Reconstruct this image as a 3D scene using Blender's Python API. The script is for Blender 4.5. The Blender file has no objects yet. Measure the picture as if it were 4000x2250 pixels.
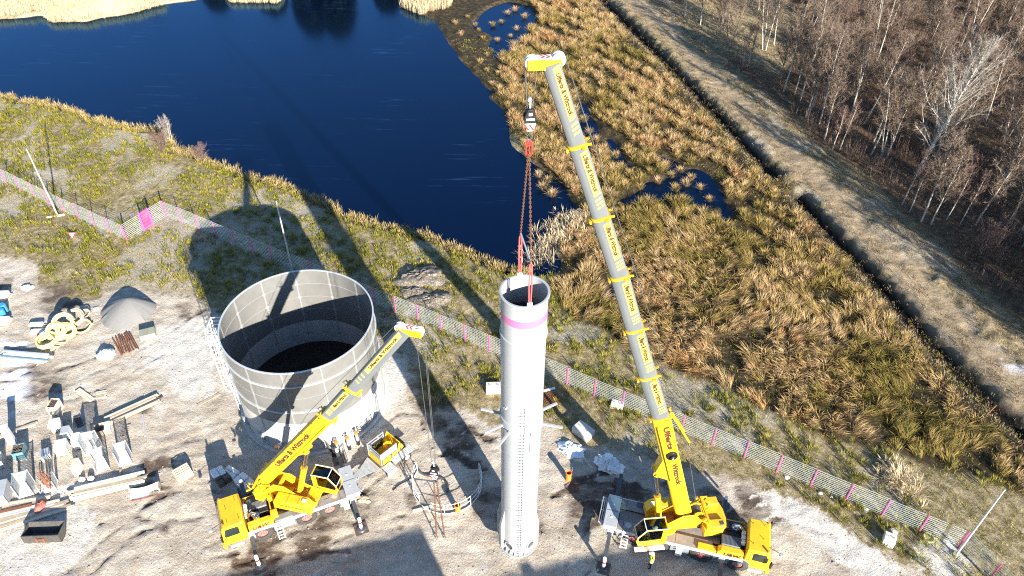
import bpy, math, random
import numpy as np
from mathutils import Vector, Matrix
random.seed(7)
rng = np.random.default_rng(7)
S = bpy.context.scene
R = math.radians
# ------------------------------------------------------------------ camera, sky, sun, exposure
FOC, PITCH, ROLL, CAMZ = 2952.43, R(40.928), R(0.632), 46.937
fwd = Vector((0, math.cos(PITCH), -math.sin(PITCH)))
up0 = Vector((0, math.sin(PITCH), math.cos(PITCH)))
rt0 = Vector((1, 0, 0))
rgt = rt0*math.cos(ROLL) + up0*math.sin(ROLL)
upv = -rt0*math.sin(ROLL) + up0*math.cos(ROLL)
cd = bpy.data.cameras.new('camera'); cam = bpy.data.objects.new('camera', cd)
S.collection.objects.link(cam)
cam.matrix_world = Matrix(((rgt.x, upv.x, -fwd.x, 0), (rgt.y, upv.y, -fwd.y, 0), (rgt.z, upv.z, -fwd.z, CAMZ), (0, 0, 0, 1)))
cd.sensor_width = 36.0; cd.lens = FOC/4000*36.0; cd.clip_start = 0.5; cd.clip_end = 6000
S.camera = cam
SUN_EL, SUN_AZ = R(19.8), R(118.3)            # shadows fall towards azimuth 118.3 (from +X to +Y)
SD = Vector((math.cos(SUN_AZ), math.sin(SUN_AZ), 0))
w = bpy.data.worlds.new('World'); S.world = w; w.use_nodes = True
nt = w.node_tree; bg = nt.nodes['Background']
sky = nt.nodes.new('ShaderNodeTexSky'); sky.sky_type = 'NISHITA'; sky.sun_disc = False
sky.sun_elevation = SUN_EL; sky.sun_rotation = math.atan2(-SD.x, -SD.y) % (2*math.pi)
sky.air_density = 1.0; sky.dust_density = 0.0; sky.ozone_density = 4.0
nt.links.new(sky.outputs[0], bg.inputs[0]); bg.inputs[1].default_value = 0.08
ld = bpy.data.lights.new('sun', 'SUN'); ld.energy = 5.0; ld.angle = R(0.53); ld.color = (1.0, 0.925, 0.81)
sun = bpy.data.objects.new('sun', ld); S.collection.objects.link(sun)
ray = Vector((SD.x*math.cos(SUN_EL), SD.y*math.cos(SUN_EL), -math.sin(SUN_EL)))
sun.rotation_euler = ray.to_track_quat('-Z', 'Y').to_euler(); sun.location = (40, -60, 80)
S.view_settings.view_transform = 'Standard'; S.view_settings.look = 'None'
S.view_settings.exposure = 1.7; S.view_settings.gamma = 1.0; S.view_settings.use_curve_mapping = False
S.render.engine = 'CYCLES'; S.cycles.use_denoising = False; S.cycles.pixel_filter_type = 'BLACKMAN_HARRIS'; S.cycles.filter_width = 1.15

# ------------------------------------------------------------------ helpers
def at(px, py, z=0.0):
    """ground point seen at a pixel of the 4000 px wide photograph, at height z"""
    d = rgt*((px-2000)/FOC) - upv*((py-1125)/FOC) + fwd
    t = (z-CAMZ)/d.z
    return Vector((d.x*t, d.y*t, z))
def dpt(x, y, z=0.0): return at(x*1.55280, y*1.55280, z)
def polyd(pts, z=0.0): return [tuple(dpt(x, y, z)[:2]) for x, y in pts]
COL = S.collection
def smoothmesh(me, ang=38):
    me.shade_smooth(); me.set_sharp_from_angle(angle=R(ang))
class MB:
    def __init__(s, M=None): s.v = []; s.f = []; s.M = M
    def add(s, vs, fs):
        b = len(s.v)
        s.v += [tuple(s.M @ Vector(p)) if s.M is not None else tuple(p) for p in vs]
        s.f += [tuple(i+b for i in f) for f in fs]; return s
    def box(s, x0, x1, y0, y1, z0, z1):
        return s.add([(x0,y0,z0),(x1,y0,z0),(x1,y1,z0),(x0,y1,z0),(x0,y0,z1),(x1,y0,z1),(x1,y1,z1),(x0,y1,z1)],
                     [(0,3,2,1),(4,5,6,7),(0,1,5,4),(1,2,6,5),(2,3,7,6),(3,0,4,7)])
    def bar(s, a, b, wd, h, up=(0,0,1)):
        a = Vector(a); b = Vector(b); d = (b-a).normalized(); u = Vector(up)
        sd = d.cross(u)
        if sd.length < 1e-4: sd = d.cross(Vector((1,0,0)))
        sd.normalize(); u = sd.cross(d)
        vs = []
        for p in (a, b):
            for i, j in ((-1,-1),(1,-1),(1,1),(-1,1)): vs.append(p + sd*(i*wd/2) + u*(j*h/2))
        return s.add(vs, [(0,1,2,3)[::-1],(4,5,6,7),(0,1,5,4),(1,2,6,5),(2,3,7,6),(3,0,4,7)])
    def cyl(s, a, b, r0, r1=None, n=14, cap=True):
        a = Vector(a); b = Vector(b); r1 = r0 if r1 is None else r1
        d = (b-a).normalized(); q = Vector((0,0,1)) if abs(d.z) < .9 else Vector((1,0,0))
        u = d.cross(q).normalized(); v = d.cross(u)
        vs = []
        for p, r in ((a, r0), (b, r1)):
            for k in range(n):
                t = 2*math.pi*k/n; vs.append(p + u*(r*math.cos(t)) + v*(r*math.sin(t)))
        fs = [(k, (k+1) % n, n+(k+1) % n, n+k) for k in range(n)]
        if cap: fs += [tuple(range(n))[::-1], tuple(range(n, 2*n))]
        return s.add(vs, fs)
    def tube(s, pts, r, n=6, closed=False):
        pts = [Vector(p) for p in pts]; m = len(pts); vs = []; pu = None
        for i, p in enumerate(pts):
            if closed: d = (pts[(i+1) % m]-pts[i-1])
            else: d = pts[min(i+1, m-1)]-pts[max(i-1, 0)]
            d.normalize()
            if pu is None:
                q = Vector((0,0,1)) if abs(d.z) < .9 else Vector((1,0,0)); u = d.cross(q).normalized()
            else:
                u = (pu - d*pu.dot(d)).normalized()
            pu = u; v = d.cross(u)
            for k in range(n):
                t = 2*math.pi*k/n; vs.append(p + u*(r*math.cos(t)) + v*(r*math.sin(t)))
        fs = []
        for i in range(m if closed else m-1):
            j = (i+1) % m
            for k in range(n): fs.append((i*n+k, i*n+(k+1) % n, j*n+(k+1) % n, j*n+k))
        if not closed: fs += [tuple(range(n))[::-1], tuple(range((m-1)*n, m*n))]
        return s.add(vs, fs)
    def prism(s, poly, a, b, axis='y'):
        n = len(poly)
        def P(u, v, t): return (u, t, v) if axis == 'y' else ((u, v, t) if axis == 'z' else (t, u, v))
        vs = [P(u, v, a) for u, v in poly] + [P(u, v, b) for u, v in poly]
        return s.add(vs, [tuple(range(n)), tuple(range(n, 2*n))[::-1]] + [(k, n+k, n+(k+1) % n, (k+1) % n) for k in range(n)])
    def loft(s, rings, cap=True):
        n = len(rings[0]); vs = [p for r in rings for p in r]; fs = []
        for i in range(len(rings)-1):
            for k in range(n): fs.append((i*n+k, i*n+(k+1) % n, (i+1)*n+(k+1) % n, (i+1)*n+k))
        if cap: fs += [tuple(range(n))[::-1], tuple(range((len(rings)-1)*n, len(rings)*n))]
        return s.add(vs, fs)
    def mesh(s, name, m=None, ang=38):
        me = bpy.data.meshes.new(name); me.from_pydata(s.v, [], s.f); me.update()
        import bmesh
        bm = bmesh.new(); bm.from_mesh(me); bmesh.ops.recalc_face_normals(bm, faces=bm.faces); bm.to_mesh(me); bm.free()
        smoothmesh(me, ang)
        if m: me.materials.append(m)
        return me
    def build(s, name, m, parent=None, bevel=0.0, ang=38, label=None):
        return link(name, s.mesh(name, m, ang), parent, bevel, label)
def link(name, me, parent=None, bevel=0.0, label=None):
    o = bpy.data.objects.new(name, me); COL.objects.link(o)
    if parent is not None: o.parent = parent
    if bevel > 0:
        b = o.modifiers.new('bevel', 'BEVEL'); b.width = bevel; b.segments = 2; b.limit_method = 'ANGLE'; b.angle_limit = R(40)
    if label: o['label'] = label
    return o
def tag(o, label, cat, group=None):
    o['label'] = label; o['category'] = cat
    if group: o['group'] = group
    return o
def thing(name, label, cat, loc=(0,0,0), rz=0.0, group=None):
    o = bpy.data.objects.new(name, None); COL.objects.link(o)
    o.location = loc; o.rotation_euler = (0, 0, rz); o.empty_display_size = 0.3
    return tag(o, label, cat, group)
def copy_tree(o, parent=None):
    c = o.copy(); COL.objects.link(c)
    if parent is not None: c.parent = parent
    for ch in list(o.children): copy_tree(ch, c)
    return c

# ------------------------------------------------------------------ materials
def mat(name, col, rough=0.6, metal=0.0, var=0.12, scale=2.0, dirt=None, dirt_amt=0.35, bump=0.0, bscale=40.0, coat=0.0, spec=0.5):
    m = bpy.data.materials.new(name); m.use_nodes = True; n = m.node_tree.nodes; l = m.node_tree.links
    b = n['Principled BSDF']; b.inputs['Roughness'].default_value = rough; b.inputs['Metallic'].default_value = metal
    b.inputs['Coat Weight'].default_value = coat; b.inputs['Specular IOR Level'].default_value = spec
    tc = n.new('ShaderNodeTexCoord')
    nz = n.new('ShaderNodeTexNoise'); nz.inputs['Scale'].default_value = scale; nz.inputs['Detail'].default_value = 6; nz.inputs['Roughness'].default_value = 0.62
    l.new(tc.outputs['Object'], nz.inputs['Vector'])
    cr = n.new('ShaderNodeValToRGB'); cr.color_ramp.elements[0].position = .3; cr.color_ramp.elements[1].position = .7
    cr.color_ramp.elements[0].color = (*[c*(1-var) for c in col], 1); cr.color_ramp.elements[1].color = (*[min(1, c*(1+var)) for c in col], 1)
    l.new(nz.outputs['Fac'], cr.inputs[0]); out = cr.outputs[0]
    if dirt:
        nd = n.new('ShaderNodeTexNoise'); nd.inputs['Scale'].default_value = scale*2.7; nd.inputs['Detail'].default_value = 8; nd.inputs['Roughness'].default_value = .7
        l.new(tc.outputs['Object'], nd.inputs['Vector'])
        mr = n.new('ShaderNodeMapRange'); mr.inputs[1].default_value = .5; mr.inputs[2].default_value = .78; mr.inputs[3].default_value = 0; mr.inputs[4].default_value = dirt_amt
        l.new(nd.outputs['Fac'], mr.inputs[0])
        mx = n.new('ShaderNodeMix'); mx.data_type = 'RGBA'; mx.inputs[7].default_value = (*dirt, 1)
        l.new(mr.outputs[0], mx.inputs[0]); l.new(out, mx.inputs[6]); out = mx.outputs[2]
    l.new(out, b.inputs['Base Color'])
    if bump:
        nb = n.new('ShaderNodeTexNoise'); nb.inputs['Scale'].default_value = bscale; nb.inputs['Detail'].default_value = 4
        l.new(tc.outputs['Object'], nb.inputs['Vector'])
        bp = n.new('ShaderNodeBump'); bp.inputs['Strength'].default_value = bump; bp.inputs['Distance'].default_value = .02
        l.new(nb.outputs['Fac'], bp.inputs['Height']); l.new(bp.outputs[0], b.inputs['Normal'])
    return m
BROWN = (.16, .12, .085)
M = {}
M['yellow'] = mat('crane yellow paint', (.72, .425, .012), .40, var=.10, dirt=(.26, .19, .07), dirt_amt=.5, coat=.2)
M['band'] = mat('pale yellow band', (.66, .55, .10), .4, var=.05)
M['letter'] = mat('dark brown lettering', (.07, .028, .022), .5)
M['steel_grey'] = mat('boom grey paint', (.145, .155, .158), .38, var=.07, dirt=(.15, .15, .15), dirt_amt=.4, scale=1.2)
M['deck'] = mat('grey brown deck plate', (.24, .22, .205), .7, var=.16, dirt=(.09, .075, .06), dirt_amt=.6, bump=.2)
M['locker'] = mat('blue grey locker paint', (.20, .225, .25), .5, var=.1, dirt=(.2, .18, .15), dirt_amt=.4)
M['grey_box'] = mat('light grey cabinet paint', (.36, .38, .40), .5, var=.08, dirt=(.25, .23, .2), dirt_amt=.3)
M['dark_grey'] = mat('dark chassis paint', (.06, .065, .075), .5, var=.2, dirt=(.15, .13, .11), dirt_amt=.5)
M['mid_grey'] = mat('mid grey grating', (.16, .18, .19), .6, var=.15)
M['white'] = mat('white paint', (.78, .78, .76), .4, var=.04, dirt=(.5, .48, .44), dirt_amt=.25)
M['galv'] = mat('galvanised steel', (.55, .57, .58), .42, .35, var=.12, scale=6)
M['dull_galv'] = mat('dull galvanised steel', (.42, .44, .45), .5, .3, var=.15, scale=5, dirt=(.3,.27,.23), dirt_amt=.3)
M['chrome'] = mat('chromed rod', (.62, .62, .62), .12, 1.0, var=.02)
M['black'] = mat('black plastic', (.012, .012, .013), .45, var=.2)
M['rubber'] = mat('dusty tyre rubber', (.045, .043, .04), .85, var=.25, scale=6, dirt=(.13, .118, .10), dirt_amt=.6, bump=.4, bscale=30)
M['rim'] = mat('faded red rim', (.56, .16, .15), .5, var=.1, dirt=(.36, .26, .22), dirt_amt=.5)
M['red'] = mat('red paint', (.55, .04, .035), .45)
M['sack'] = mat('faded red sack cloth', (.36, .12, .095), .9, var=.2)
M['sling'] = mat('red polyester sling', (.72, .10, .09), .8, bump=.3)
M['rope'] = mat('steel rope', (.13, .13, .13), .5, .4)
M['chain'] = mat('rusty chain', (.16, .075, .04), .7, .2, var=.3, scale=12)
M['glass'] = mat('tinted cab glass', (.02, .03, .03), .06, var=.1, spec=.9)
M['orange'] = mat('orange plastic pipe', (.80, .22, .03), .45, var=.06)
M['pink'] = mat('magenta fence paint', (.86, .10, .34), .5, var=.05)
M['pinkband'] = mat('pink stripe paint', (.52, .155, .32), .4, var=.04)
M['wire'] = mat('pale green galvanised fence wire', (.62, .68, .66), .5, .2, var=.05)
M['wood'] = mat('weathered timber', (.40, .32, .235), .8, var=.22, scale=3, dirt=(.2, .15, .11), dirt_amt=.5, bump=.3)
M['pale_wood'] = mat('pale sawn timber', (.62, .53, .40), .8, var=.15, scale=3, dirt=(.35, .28, .2), dirt_amt=.4, bump=.3)
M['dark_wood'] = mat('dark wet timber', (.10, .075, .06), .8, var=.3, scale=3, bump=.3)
M['rust'] = mat('rusty steel', (.21, .085, .045), .85, var=.35, scale=5, dirt=(.1,.05,.03), dirt_amt=.5, bump=.3)
M['concrete'] = mat('pale concrete', (.55, .52, .47), .9, var=.12, scale=3, dirt=(.36, .33, .29), dirt_amt=.5, bump=.35)
M['plastic_white'] = mat('white plastic sheet', (.74, .74, .73), .45, var=.06, dirt=(.5,.47,.42), dirt_amt=.3)
M['hose_yellow'] = mat('pale yellow drain pipe', (.70, .64, .26), .6, var=.08, dirt=(.4, .34, .2), dirt_amt=.4)
M['hose_tan'] = mat('tan drain pipe', (.42, .33, .25), .6, var=.1)
M['blue'] = mat('blue plastic', (.04, .25, .50), .45)
M['bluegreen'] = mat('blue green painted steel', (.10, .21, .25), .5, var=.2, dirt=(.3,.28,.25), dirt_amt=.4)
M['hivis'] = mat('hi-vis yellow fabric', (.62, .80, .04), .8)
M['reflect'] = mat('pale reflective fabric', (.85, .88, .72), .6)
M['navy'] = mat('dark blue work trousers', (.02, .024, .045), .85)
M['skin'] = mat('skin', (.50, .30, .22), .6)
M['bark'] = mat('pale birch bark', (.42, .385, .335), .75, var=.2, scale=3, dirt=(.05, .042, .036), dirt_amt=.98)
M['limb'] = mat('brown birch limbs', (.19, .14, .10), .8, var=.3, scale=2)
M['bark_dark'] = mat('grey brown bark', (.15, .115, .08), .85, var=.3, scale=4)
M['twig'] = mat('purple brown twigs', (.175, .125, .09), .8, var=.25, scale=1)
M['twig_pale'] = mat('pale grey twigs', (.27, .235, .20), .8, var=.2, scale=1)
M['twig_red'] = mat('reddish twigs', (.17, .105, .085), .8, var=.25, scale=1)
M['conifer'] = mat('dark conifer needles', (.022, .032, .018), .8, var=.4, scale=3)
M['snow'] = mat('old snow', (.80, .83, .88), .6, var=.05)
M['sandpile'] = mat('grey crushed stone sand', (.175, .174, .17), .95, var=.07, scale=6, bump=.5, bscale=60)
M['building'] = mat('pale cladding', (.5, .5, .48), .6)

# ------------------------------------------------------------------ numpy mesh
def np_mesh(name, V, F, attr=None, mats=None, smooth=False):
    """F: (n,k) array of faces with the same number of corners"""
    me = bpy.data.meshes.new(name); nv = len(V); nf, k = F.shape
    me.vertices.add(nv); me.vertices.foreach_set('co', np.ascontiguousarray(V, dtype=np.float32).ravel())
    me.loops.add(nf*k); me.loops.foreach_set('vertex_index', np.ascontiguousarray(F, dtype=np.int32).ravel())
    me.polygons.add(nf); me.polygons.foreach_set('loop_start', np.arange(0, nf*k, k, dtype=np.int32))
    me.polygons.foreach_set('loop_total', np.full(nf, k, dtype=np.int32))
    if smooth: me.polygons.foreach_set('use_smooth', np.ones(nf, dtype=bool))
    if attr:
        for an, A in attr.items():
            a = me.color_attributes.new(an, 'FLOAT_COLOR', 'POINT'); a.data.foreach_set('color', np.ascontiguousarray(A, dtype=np.float32).ravel())
    me.update(calc_edges=True); me.validate()
    for m in (mats or []): me.materials.append(m)
    return me
def inpoly(X, Y, P):
    r = np.zeros(X.shape, bool); n = len(P)
    for i in range(n):
        x1, y1 = P[i]; x2, y2 = P[(i+1) % n]
        if y1 == y2: continue
        c = ((y1 > Y) != (y2 > Y)) & (X < (x2-x1)*(Y-y1)/(y2-y1)+x1); r ^= c
    return r
def dline(X, Y, P):
    """distance to a polyline"""
    D = np.full(X.shape, 1e9)
    for (x1, y1), (x2, y2) in zip(P[:-1], P[1:]):
        dx, dy = x2-x1, y2-y1; t = np.clip(((X-x1)*dx+(Y-y1)*dy)/(dx*dx+dy*dy+1e-9), 0, 1)
        D = np.minimum(D, np.hypot(X-x1-t*dx, Y-y1-t*dy))
    return D
def lattice(seed):
    g = np.random.default_rng(seed).random((256, 256))
    def f(X, Y):
        xi = np.floor(X).astype(int); yi = np.floor(Y).astype(int); u = X-xi; v = Y-yi
        u = u*u*(3-2*u); v = v*v*(3-2*v); x0 = xi % 256; x1 = (xi+1) % 256; y0 = yi % 256; y1 = (yi+1) % 256
        return (g[x0, y0]*(1-u)+g[x1, y0]*u)*(1-v)+(g[x0, y1]*(1-u)+g[x1, y1]*u)*v
    return f
_L = [lattice(i) for i in range(6)]
def fbm(X, Y, s, o=4, k=0):
    a = 0; amp = .5; t = 0
    for i in range(o):
        a = a + amp*_L[(i+k) % 6](X*s*(2**i)+17.3*i+5*k, Y*s*(2**i)+9.1*i+3*k); t += amp; amp *= .5
    return a/t
def sm(x, a, b):
    t = np.clip((x-a)/(b-a), 0, 1); return t*t*(3-2*t)

# ------------------------------------------------------------------ layout of the land (world polygons)
WZ = -0.45                                                     # water level
POND = polyd([(-260,150),(-120,215),(0,243),(60,258),(120,272),(180,286),(250,312),(330,328),(390,334),(436,352),(444,392),(500,407),(560,427),(620,452),(690,468),(760,492),(830,533),(900,562),(960,577),(1020,592),(1060,602),(1110,617),(1170,642),(1215,660),(1275,692),(1330,700),(1392,694),(1404,664),(1396,636),(1428,570),(1462,535),(1436,503),(1400,458),(1350,418),(1300,372),(1280,330),(1268,290),(1230,245),(1192,190),(1136,122),(1082,50),(1030,12),(1010,-40),(700,-60),(600,6),(520,-4),(400,14),(330,34),(210,54),(125,58),(100,40),(0,52),(-300,70)], WZ)
POOLS = [polyd(p, WZ) for p in ([(1180,60),(1215,25),(1270,8),(1330,12),(1350,55),(1310,95),(1250,150),(1222,120),(1232,90)],
    [(1436,250),(1470,275),(1500,318),(1512,380),(1480,395),(1462,330)], [(1545,512),(1590,485),(1630,462),(1680,440),(1740,425),(1795,440),(1812,492),(1780,522),(1700,508),(1630,512)],
    [(1790,490),(1830,520),(1850,560),(1830,565),(1800,520)], [(1500,690),(1545,715),(1562,745),(1530,750)],
    [(1340,420),(1372,440),(1395,500),(1372,520),(1352,470)], [(1520,330),(1560,370),(1590,430),(1570,440),(1530,390)], [(1640,380),(1690,400),(1720,440),(1690,440),(1650,410)])]
DITCH1 = polyd([(1470,-45),(1530,12),(1610,88),(1705,182),(1805,286),(1905,392),(1948,434)])
DITCH2 = polyd([(2012,494),(2100,592),(2210,706),(2350,862),(2500,1014),(2620,1120)])
TRACK = polyd([(1470,-90),(1575,-20),(1680,82),(1790,200),(1900,312),(2010,415),(2110,520),(2240,660),(2360,790),(2480,915),(2620,1040)])
FOREST = polyd([(1640,-60),(1720,40),(1830,150),(1960,270),(2080,375),(2200,470),(2330,585),(2460,720),(2620,850),(2800,1000),(3050,1230),(3500,1200),(3500,-300),(1500,-300)])
SITE = polyd([(-400,640),(0,650),(70,655),(105,700),(180,760),(250,745),(330,715),(400,735),(500,742),(560,800),(620,860),(900,900),(960,860),(1000,880),(1040,960),(1060,1040),(1130,1010),(1200,1050),(1250,1085),(1330,1070),(1400,1085),(1500,1125),(1600,1150),(1760,1185),(1880,1215),(2000,1262),(2120,1325),(2230,1400),(2330,1460),(2330,1700),(-600,1700)])
MARSH = polyd([(1010,-80),(1080,50),(1136,122),(1230,245),(1280,330),(1350,418),(1440,500),(1404,640),(1392,694),(1385,760),(1420,800),(1560,860),(1700,940),(1850,990),(2000,1060),(2150,1110),(2330,1160),(2480,1200),(2560,1250),(2700,1210),(2576,1085),(2500,1014),(2350,862),(2210,706),(2012,494),(1948,434),(1805,286),(1610,88),(1500,-20),(1440,-120)])
CLEAR = polyd([(1780,-40),(1700,20),(1760,90),(1850,150),(1960,200),(2010,150),(2000,60),(1960,-40)])
RUTS = [polyd(p) for p in ([(170,1440),(260,1360),(360,1280),(430,1240),(560,1235),(640,1250)], [(230,1445),(330,1350),(430,1310),(600,1290)], [(1250,1050),(1180,1010),(1120,960),(1060,890),(1010,830)], [(1235,1170),(1160,1150),(1090,1110),(1060,1060),(1050,990)], [(1230,1185),(1130,1150),(1060,1130),(980,1140),(900,1180)], [(1240,1110),(1170,1070),(1100,1040),(1010,1040),(960,1075)], [(1960,1300),(2080,1340),(2200,1400),(2300,1470)], [(1960,1335),(2060,1380),(2150,1450)], [(0,960),(80,935),(150,930),(240,900),(340,860)], [(30,880),(120,850),(220,830)], [(520,690),(600,650),(480,800)][:2], [(250,1320),(330,1290),(420,1330)], [(600,1420),(760,1390),(900,1385)], [(1390,1250),(1480,1200),(1560,1180)])]
def land(X, Y):
    """height and masks of the land"""
    wx = X + (fbm(X, Y, .35, 3, 1)-.5)*2.2; wy = Y + (fbm(X, Y, .35, 3, 2)-.5)*2.2
    n1 = fbm(X, Y, .12, 4, 0); n2 = fbm(X, Y, .9, 4, 3); n3 = fbm(X, Y, 3.0, 3, 4)
    site = inpoly(wx, wy, SITE); marsh = inpoly(wx, wy, MARSH); forest = inpoly(wx, wy, FOREST); clear = inpoly(wx, wy, CLEAR)
    water = inpoly(X+(fbm(X, Y, .5, 3, 5)-.5)*1.6, Y+(fbm(X, Y, .5, 3, 4)-.5)*1.6, POND)
    pools = np.zeros(X.shape, bool)
    for p in POOLS: pools |= inpoly(wx, wy, p)
    d1 = np.minimum(dline(X+(n2-.5)*.25, Y+(n3-.5)*.2, DITCH1), dline(X+(n2-.5)*.25, Y+(n3-.5)*.2, DITCH2)); dt = dline(wx, wy, TRACK)
    rut = np.full(X.shape, 9.0)
    for p in RUTS: rut = np.minimum(rut, dline(X+(n2-.5)*.5, Y+(n3-.5)*.4, p))
    return dict(n1=n1, n2=n2, n3=n3, site=site, marsh=marsh, forest=forest, clear=clear, water=water, pools=pools, ditch=d1, track=dt, rut=rut)
def blur(A, n):
    for ax in (0, 1):
        c = np.cumsum(np.pad(A, [(n+1, n) if i == ax else (0, 0) for i in (0, 1)], mode='edge'), axis=ax)
        m = A.shape[ax]; sl = lambda a, b: tuple(slice(a, b) if i == ax else slice(None) for i in (0, 1))
        A = (c[sl(2*n+1, 2*n+1+m)]-c[sl(0, m)])/(2*n+1)
    return A
def axis(a, b, st, far):
    inner = np.arange(a, b+1e-6, st); o = []; x = st*2; p = 0
    while p < far: p += x; o.append(p); x *= 1.5
    o = np.array(o); return np.concatenate([a-o[::-1], inner, b+o])
gx = axis(-78, 96, .25, 2600); gy = axis(16, 142, .25, 2600)
GX, GY = np.meshgrid(gx, gy, indexing='ij')
L = land(GX, GY)
f = lambda k: L[k].astype(float)
wat = blur(f('water'), 3); pool = blur(f('pools'), 2); site = blur(f('site'), 3); marsh = blur(f('marsh'), 4); forest = blur(f('forest'), 5); clear = blur(f('clear'), 6)
dit = 1-sm(L['ditch'], .45, 1.35); _sd = lambda X, Y, P: np.max([((P[i+1][0]-P[i][0])*(Y-P[i][1])-(P[i+1][1]-P[i][1])*(X-P[i][0]))/math.hypot(P[i+1][0]-P[i][0], P[i+1][1]-P[i][1]) for i in range(len(P)-1)], axis=0)
DL = [DITCH1[1], DITCH1[-1], DITCH2[0], DITCH2[-1]]
east = sm(_sd(GX, GY, [DITCH1[1], DITCH2[-1]]), .0, 1.2); trk = 1-sm(L['track'], 1.2, 2.6)
H = (L['n1']-.5)*.5*(1-site) + (L['n2']-.5)*.14 + (L['n3']-.5)*.05
H = H - .12*marsh + .25*forest + .1*trk*(L['n2'])
ru = np.exp(-(L['rut']/.19)**2)*(.35+1.1*L['n2']); rb = np.exp(-((L['rut']-.4)/.22)**2)*(.2+1.2*L['n2'])
H = H - .13*ru*(1-forest)*sm(L['n2'], .38, .6) + .045*rb*sm(L['n2'], .4, .6)
# fainter wheel tracks of the site traffic and churned soil
rt_ = random.Random(21); si = np.nonzero(site > .3); sx_, sy_ = GX[si], GY[si]; dtr = np.full(sx_.shape, 9.0); jx = (fbm(sx_, sy_, 1.3, 3, 1)-.5)*.35
for _ in range(26):
    x0, y0, a_ = rt_.uniform(-50, 24), rt_.uniform(23, 47), R(rt_.choice((14, 14, 20, 200, -20, 35, 150))+rt_.uniform(-14, 14)); pl = [(x0, y0)]; k_ = rt_.uniform(-.12, .12)
    for _ in range(7): x0 += 2.2*math.cos(a_); y0 += 2.2*math.sin(a_); a_ += k_+rt_.uniform(-.06, .06); pl.append((x0, y0))
    for o_ in (-.95, .95):
        q_ = [(x+o_*(-(pl[min(i+1, 7)][1]-pl[max(i-1, 0)][1])/4.4), y+o_*((pl[min(i+1, 7)][0]-pl[max(i-1, 0)][0])/4.4)) for i, (x, y) in enumerate(pl)]
        dtr = np.minimum(dtr, dline(sx_+jx, sy_+jx, q_))
TRK = np.full(GX.shape, 9.0); TRK[si] = dtr
H = H - .055*np.exp(-(TRK/.2)**2)*site*sm(L['n2'], .3, .55) + .03*np.exp(-((TRK-.36)/.14)**2)*site
rdg = 1-np.abs(2*fbm(GX, GY, .8, 4, 5)-1); H = H + site*(.11*(rdg-.8) + .10*(fbm(GX+GY*.3, GY*1.5, 1.7, 3, 2)-.5))
H = H + east*(1-forest)*((1-sm(np.abs(L['track']-3.2), .4, 1.8))*.35*(.3+1.2*L['n2'])+.22*(fbm(GX, GY, .55, 4, 1)-.5))
H = H*(1-np.maximum(wat, pool)) + (-1.1)*wat + (-.75)*pool*(1-wat)
H = H*(1-dit) - 1.0*dit
bankd = np.exp(-((L['ditch']-2.0)/.7)**2)*(1-forest)
H = H + .25*bankd*(1-wat)
apron = np.exp(-(np.maximum(0, np.hypot(GX+15.76, GY-40.34)-5.6)/1.6)**2)
H = np.where(np.hypot(GX+15.76, GY-40.34) < 7.5, H*.4+apron*.03, H)
far = np.maximum(np.maximum(-90-GX, GX-110), np.maximum(8-GY, GY-150)); H = np.where(far > 0, H*.3, H)
def nzmask(A, s=1.3, k=0): return np.clip(A + (fbm(GX, GY, s, 4, k)-.5)*.5*(A > .02)*(A < .98), 0, 1)
sandm = nzmask(site); litter = nzmask(forest)*(1-clear)
mud = np.clip(.6*np.exp(-(L['rut']/.26)**2)*site*(.3+1.1*L['n2']) + .55*sm(fbm(GX, GY, .16, 4, 2), .60, .72)*site, 0, 1)
MUDP = [polyd(p) for p in ([(0,890),(90,850),(110,900),(230,950),(150,1010),(60,1030),(0,1040)], [(960,900),(1050,930),(1130,960),(1230,1080),(1240,1180),(1160,1170),(1080,1120),(1040,1020)], [(1240,1280),(1420,1290),(1430,1370),(1200,1390),(1190,1310)], [(80,740),(180,690),(240,730),(200,800),(120,800)])]
mp = np.zeros(GX.shape, bool)
for p in MUDP: mp |= inpoly(GX+(L['n2']-.5)*2, GY+(L['n3']-.5)*1.5, p)
mud = mud + .45*np.exp(-(TRK/.26)**2)*site*sm(L['n2'], .3, .6)
mud = np.clip(np.maximum(mud, blur(mp.astype(float), 6)*(.32+.6*L['n2'])), 0, 1)
WHITEP = [polyd(p) for p in ([(560,880),(640,960),(680,1080),(800,1130),(900,1140),(960,1060),(1010,1000),(1030,950),(985,900),(960,880),(700,1000)], [(1930,1230),(2040,1270),(2130,1330),(2240,1410),(2300,1470),(2180,1470),(2080,1370),(1980,1310),(1920,1280)], [(2300,1365),(2400,1340),(2460,1449),(2300,1449)], [(340,830),(520,800),(560,1000),(480,1010),(400,940)], [(0,1260),(200,1230),(260,1320),(160,1449),(0,1449)])]
wp = np.zeros(GX.shape, bool)
for p in WHITEP: wp |= inpoly(GX+(L['n2']-.5)*2.5, GY+(L['n3']-.5)*2, p)
lime = np.clip(blur(wp.astype(float), 4)*(.6+.85*L['n2']) + .5*np.exp(-((TRK-.36)/.13)**2)*site*sm(L['n2'], .35, .6), 0, 1)
SNOWP = [polyd(p) for p in ([(0,850),(40,840),(70,870),(60,910),(70,1000),(40,1040),(0,1050)], [(2500,880),(2560,900),(2576,960)])]
sp = np.zeros(GX.shape, bool)
for p in SNOWP: sp |= inpoly(GX, GY, p)
snow = blur(sp.astype(float), 3)*sm(fbm(GX*.55+GY*.2, GY*2.4, .8, 3, 1), .47, .53)
frost = (1-site)*(1-forest)*sm(fbm(GX, GY, .22, 4, 4), .46, .66)*.85
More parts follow.
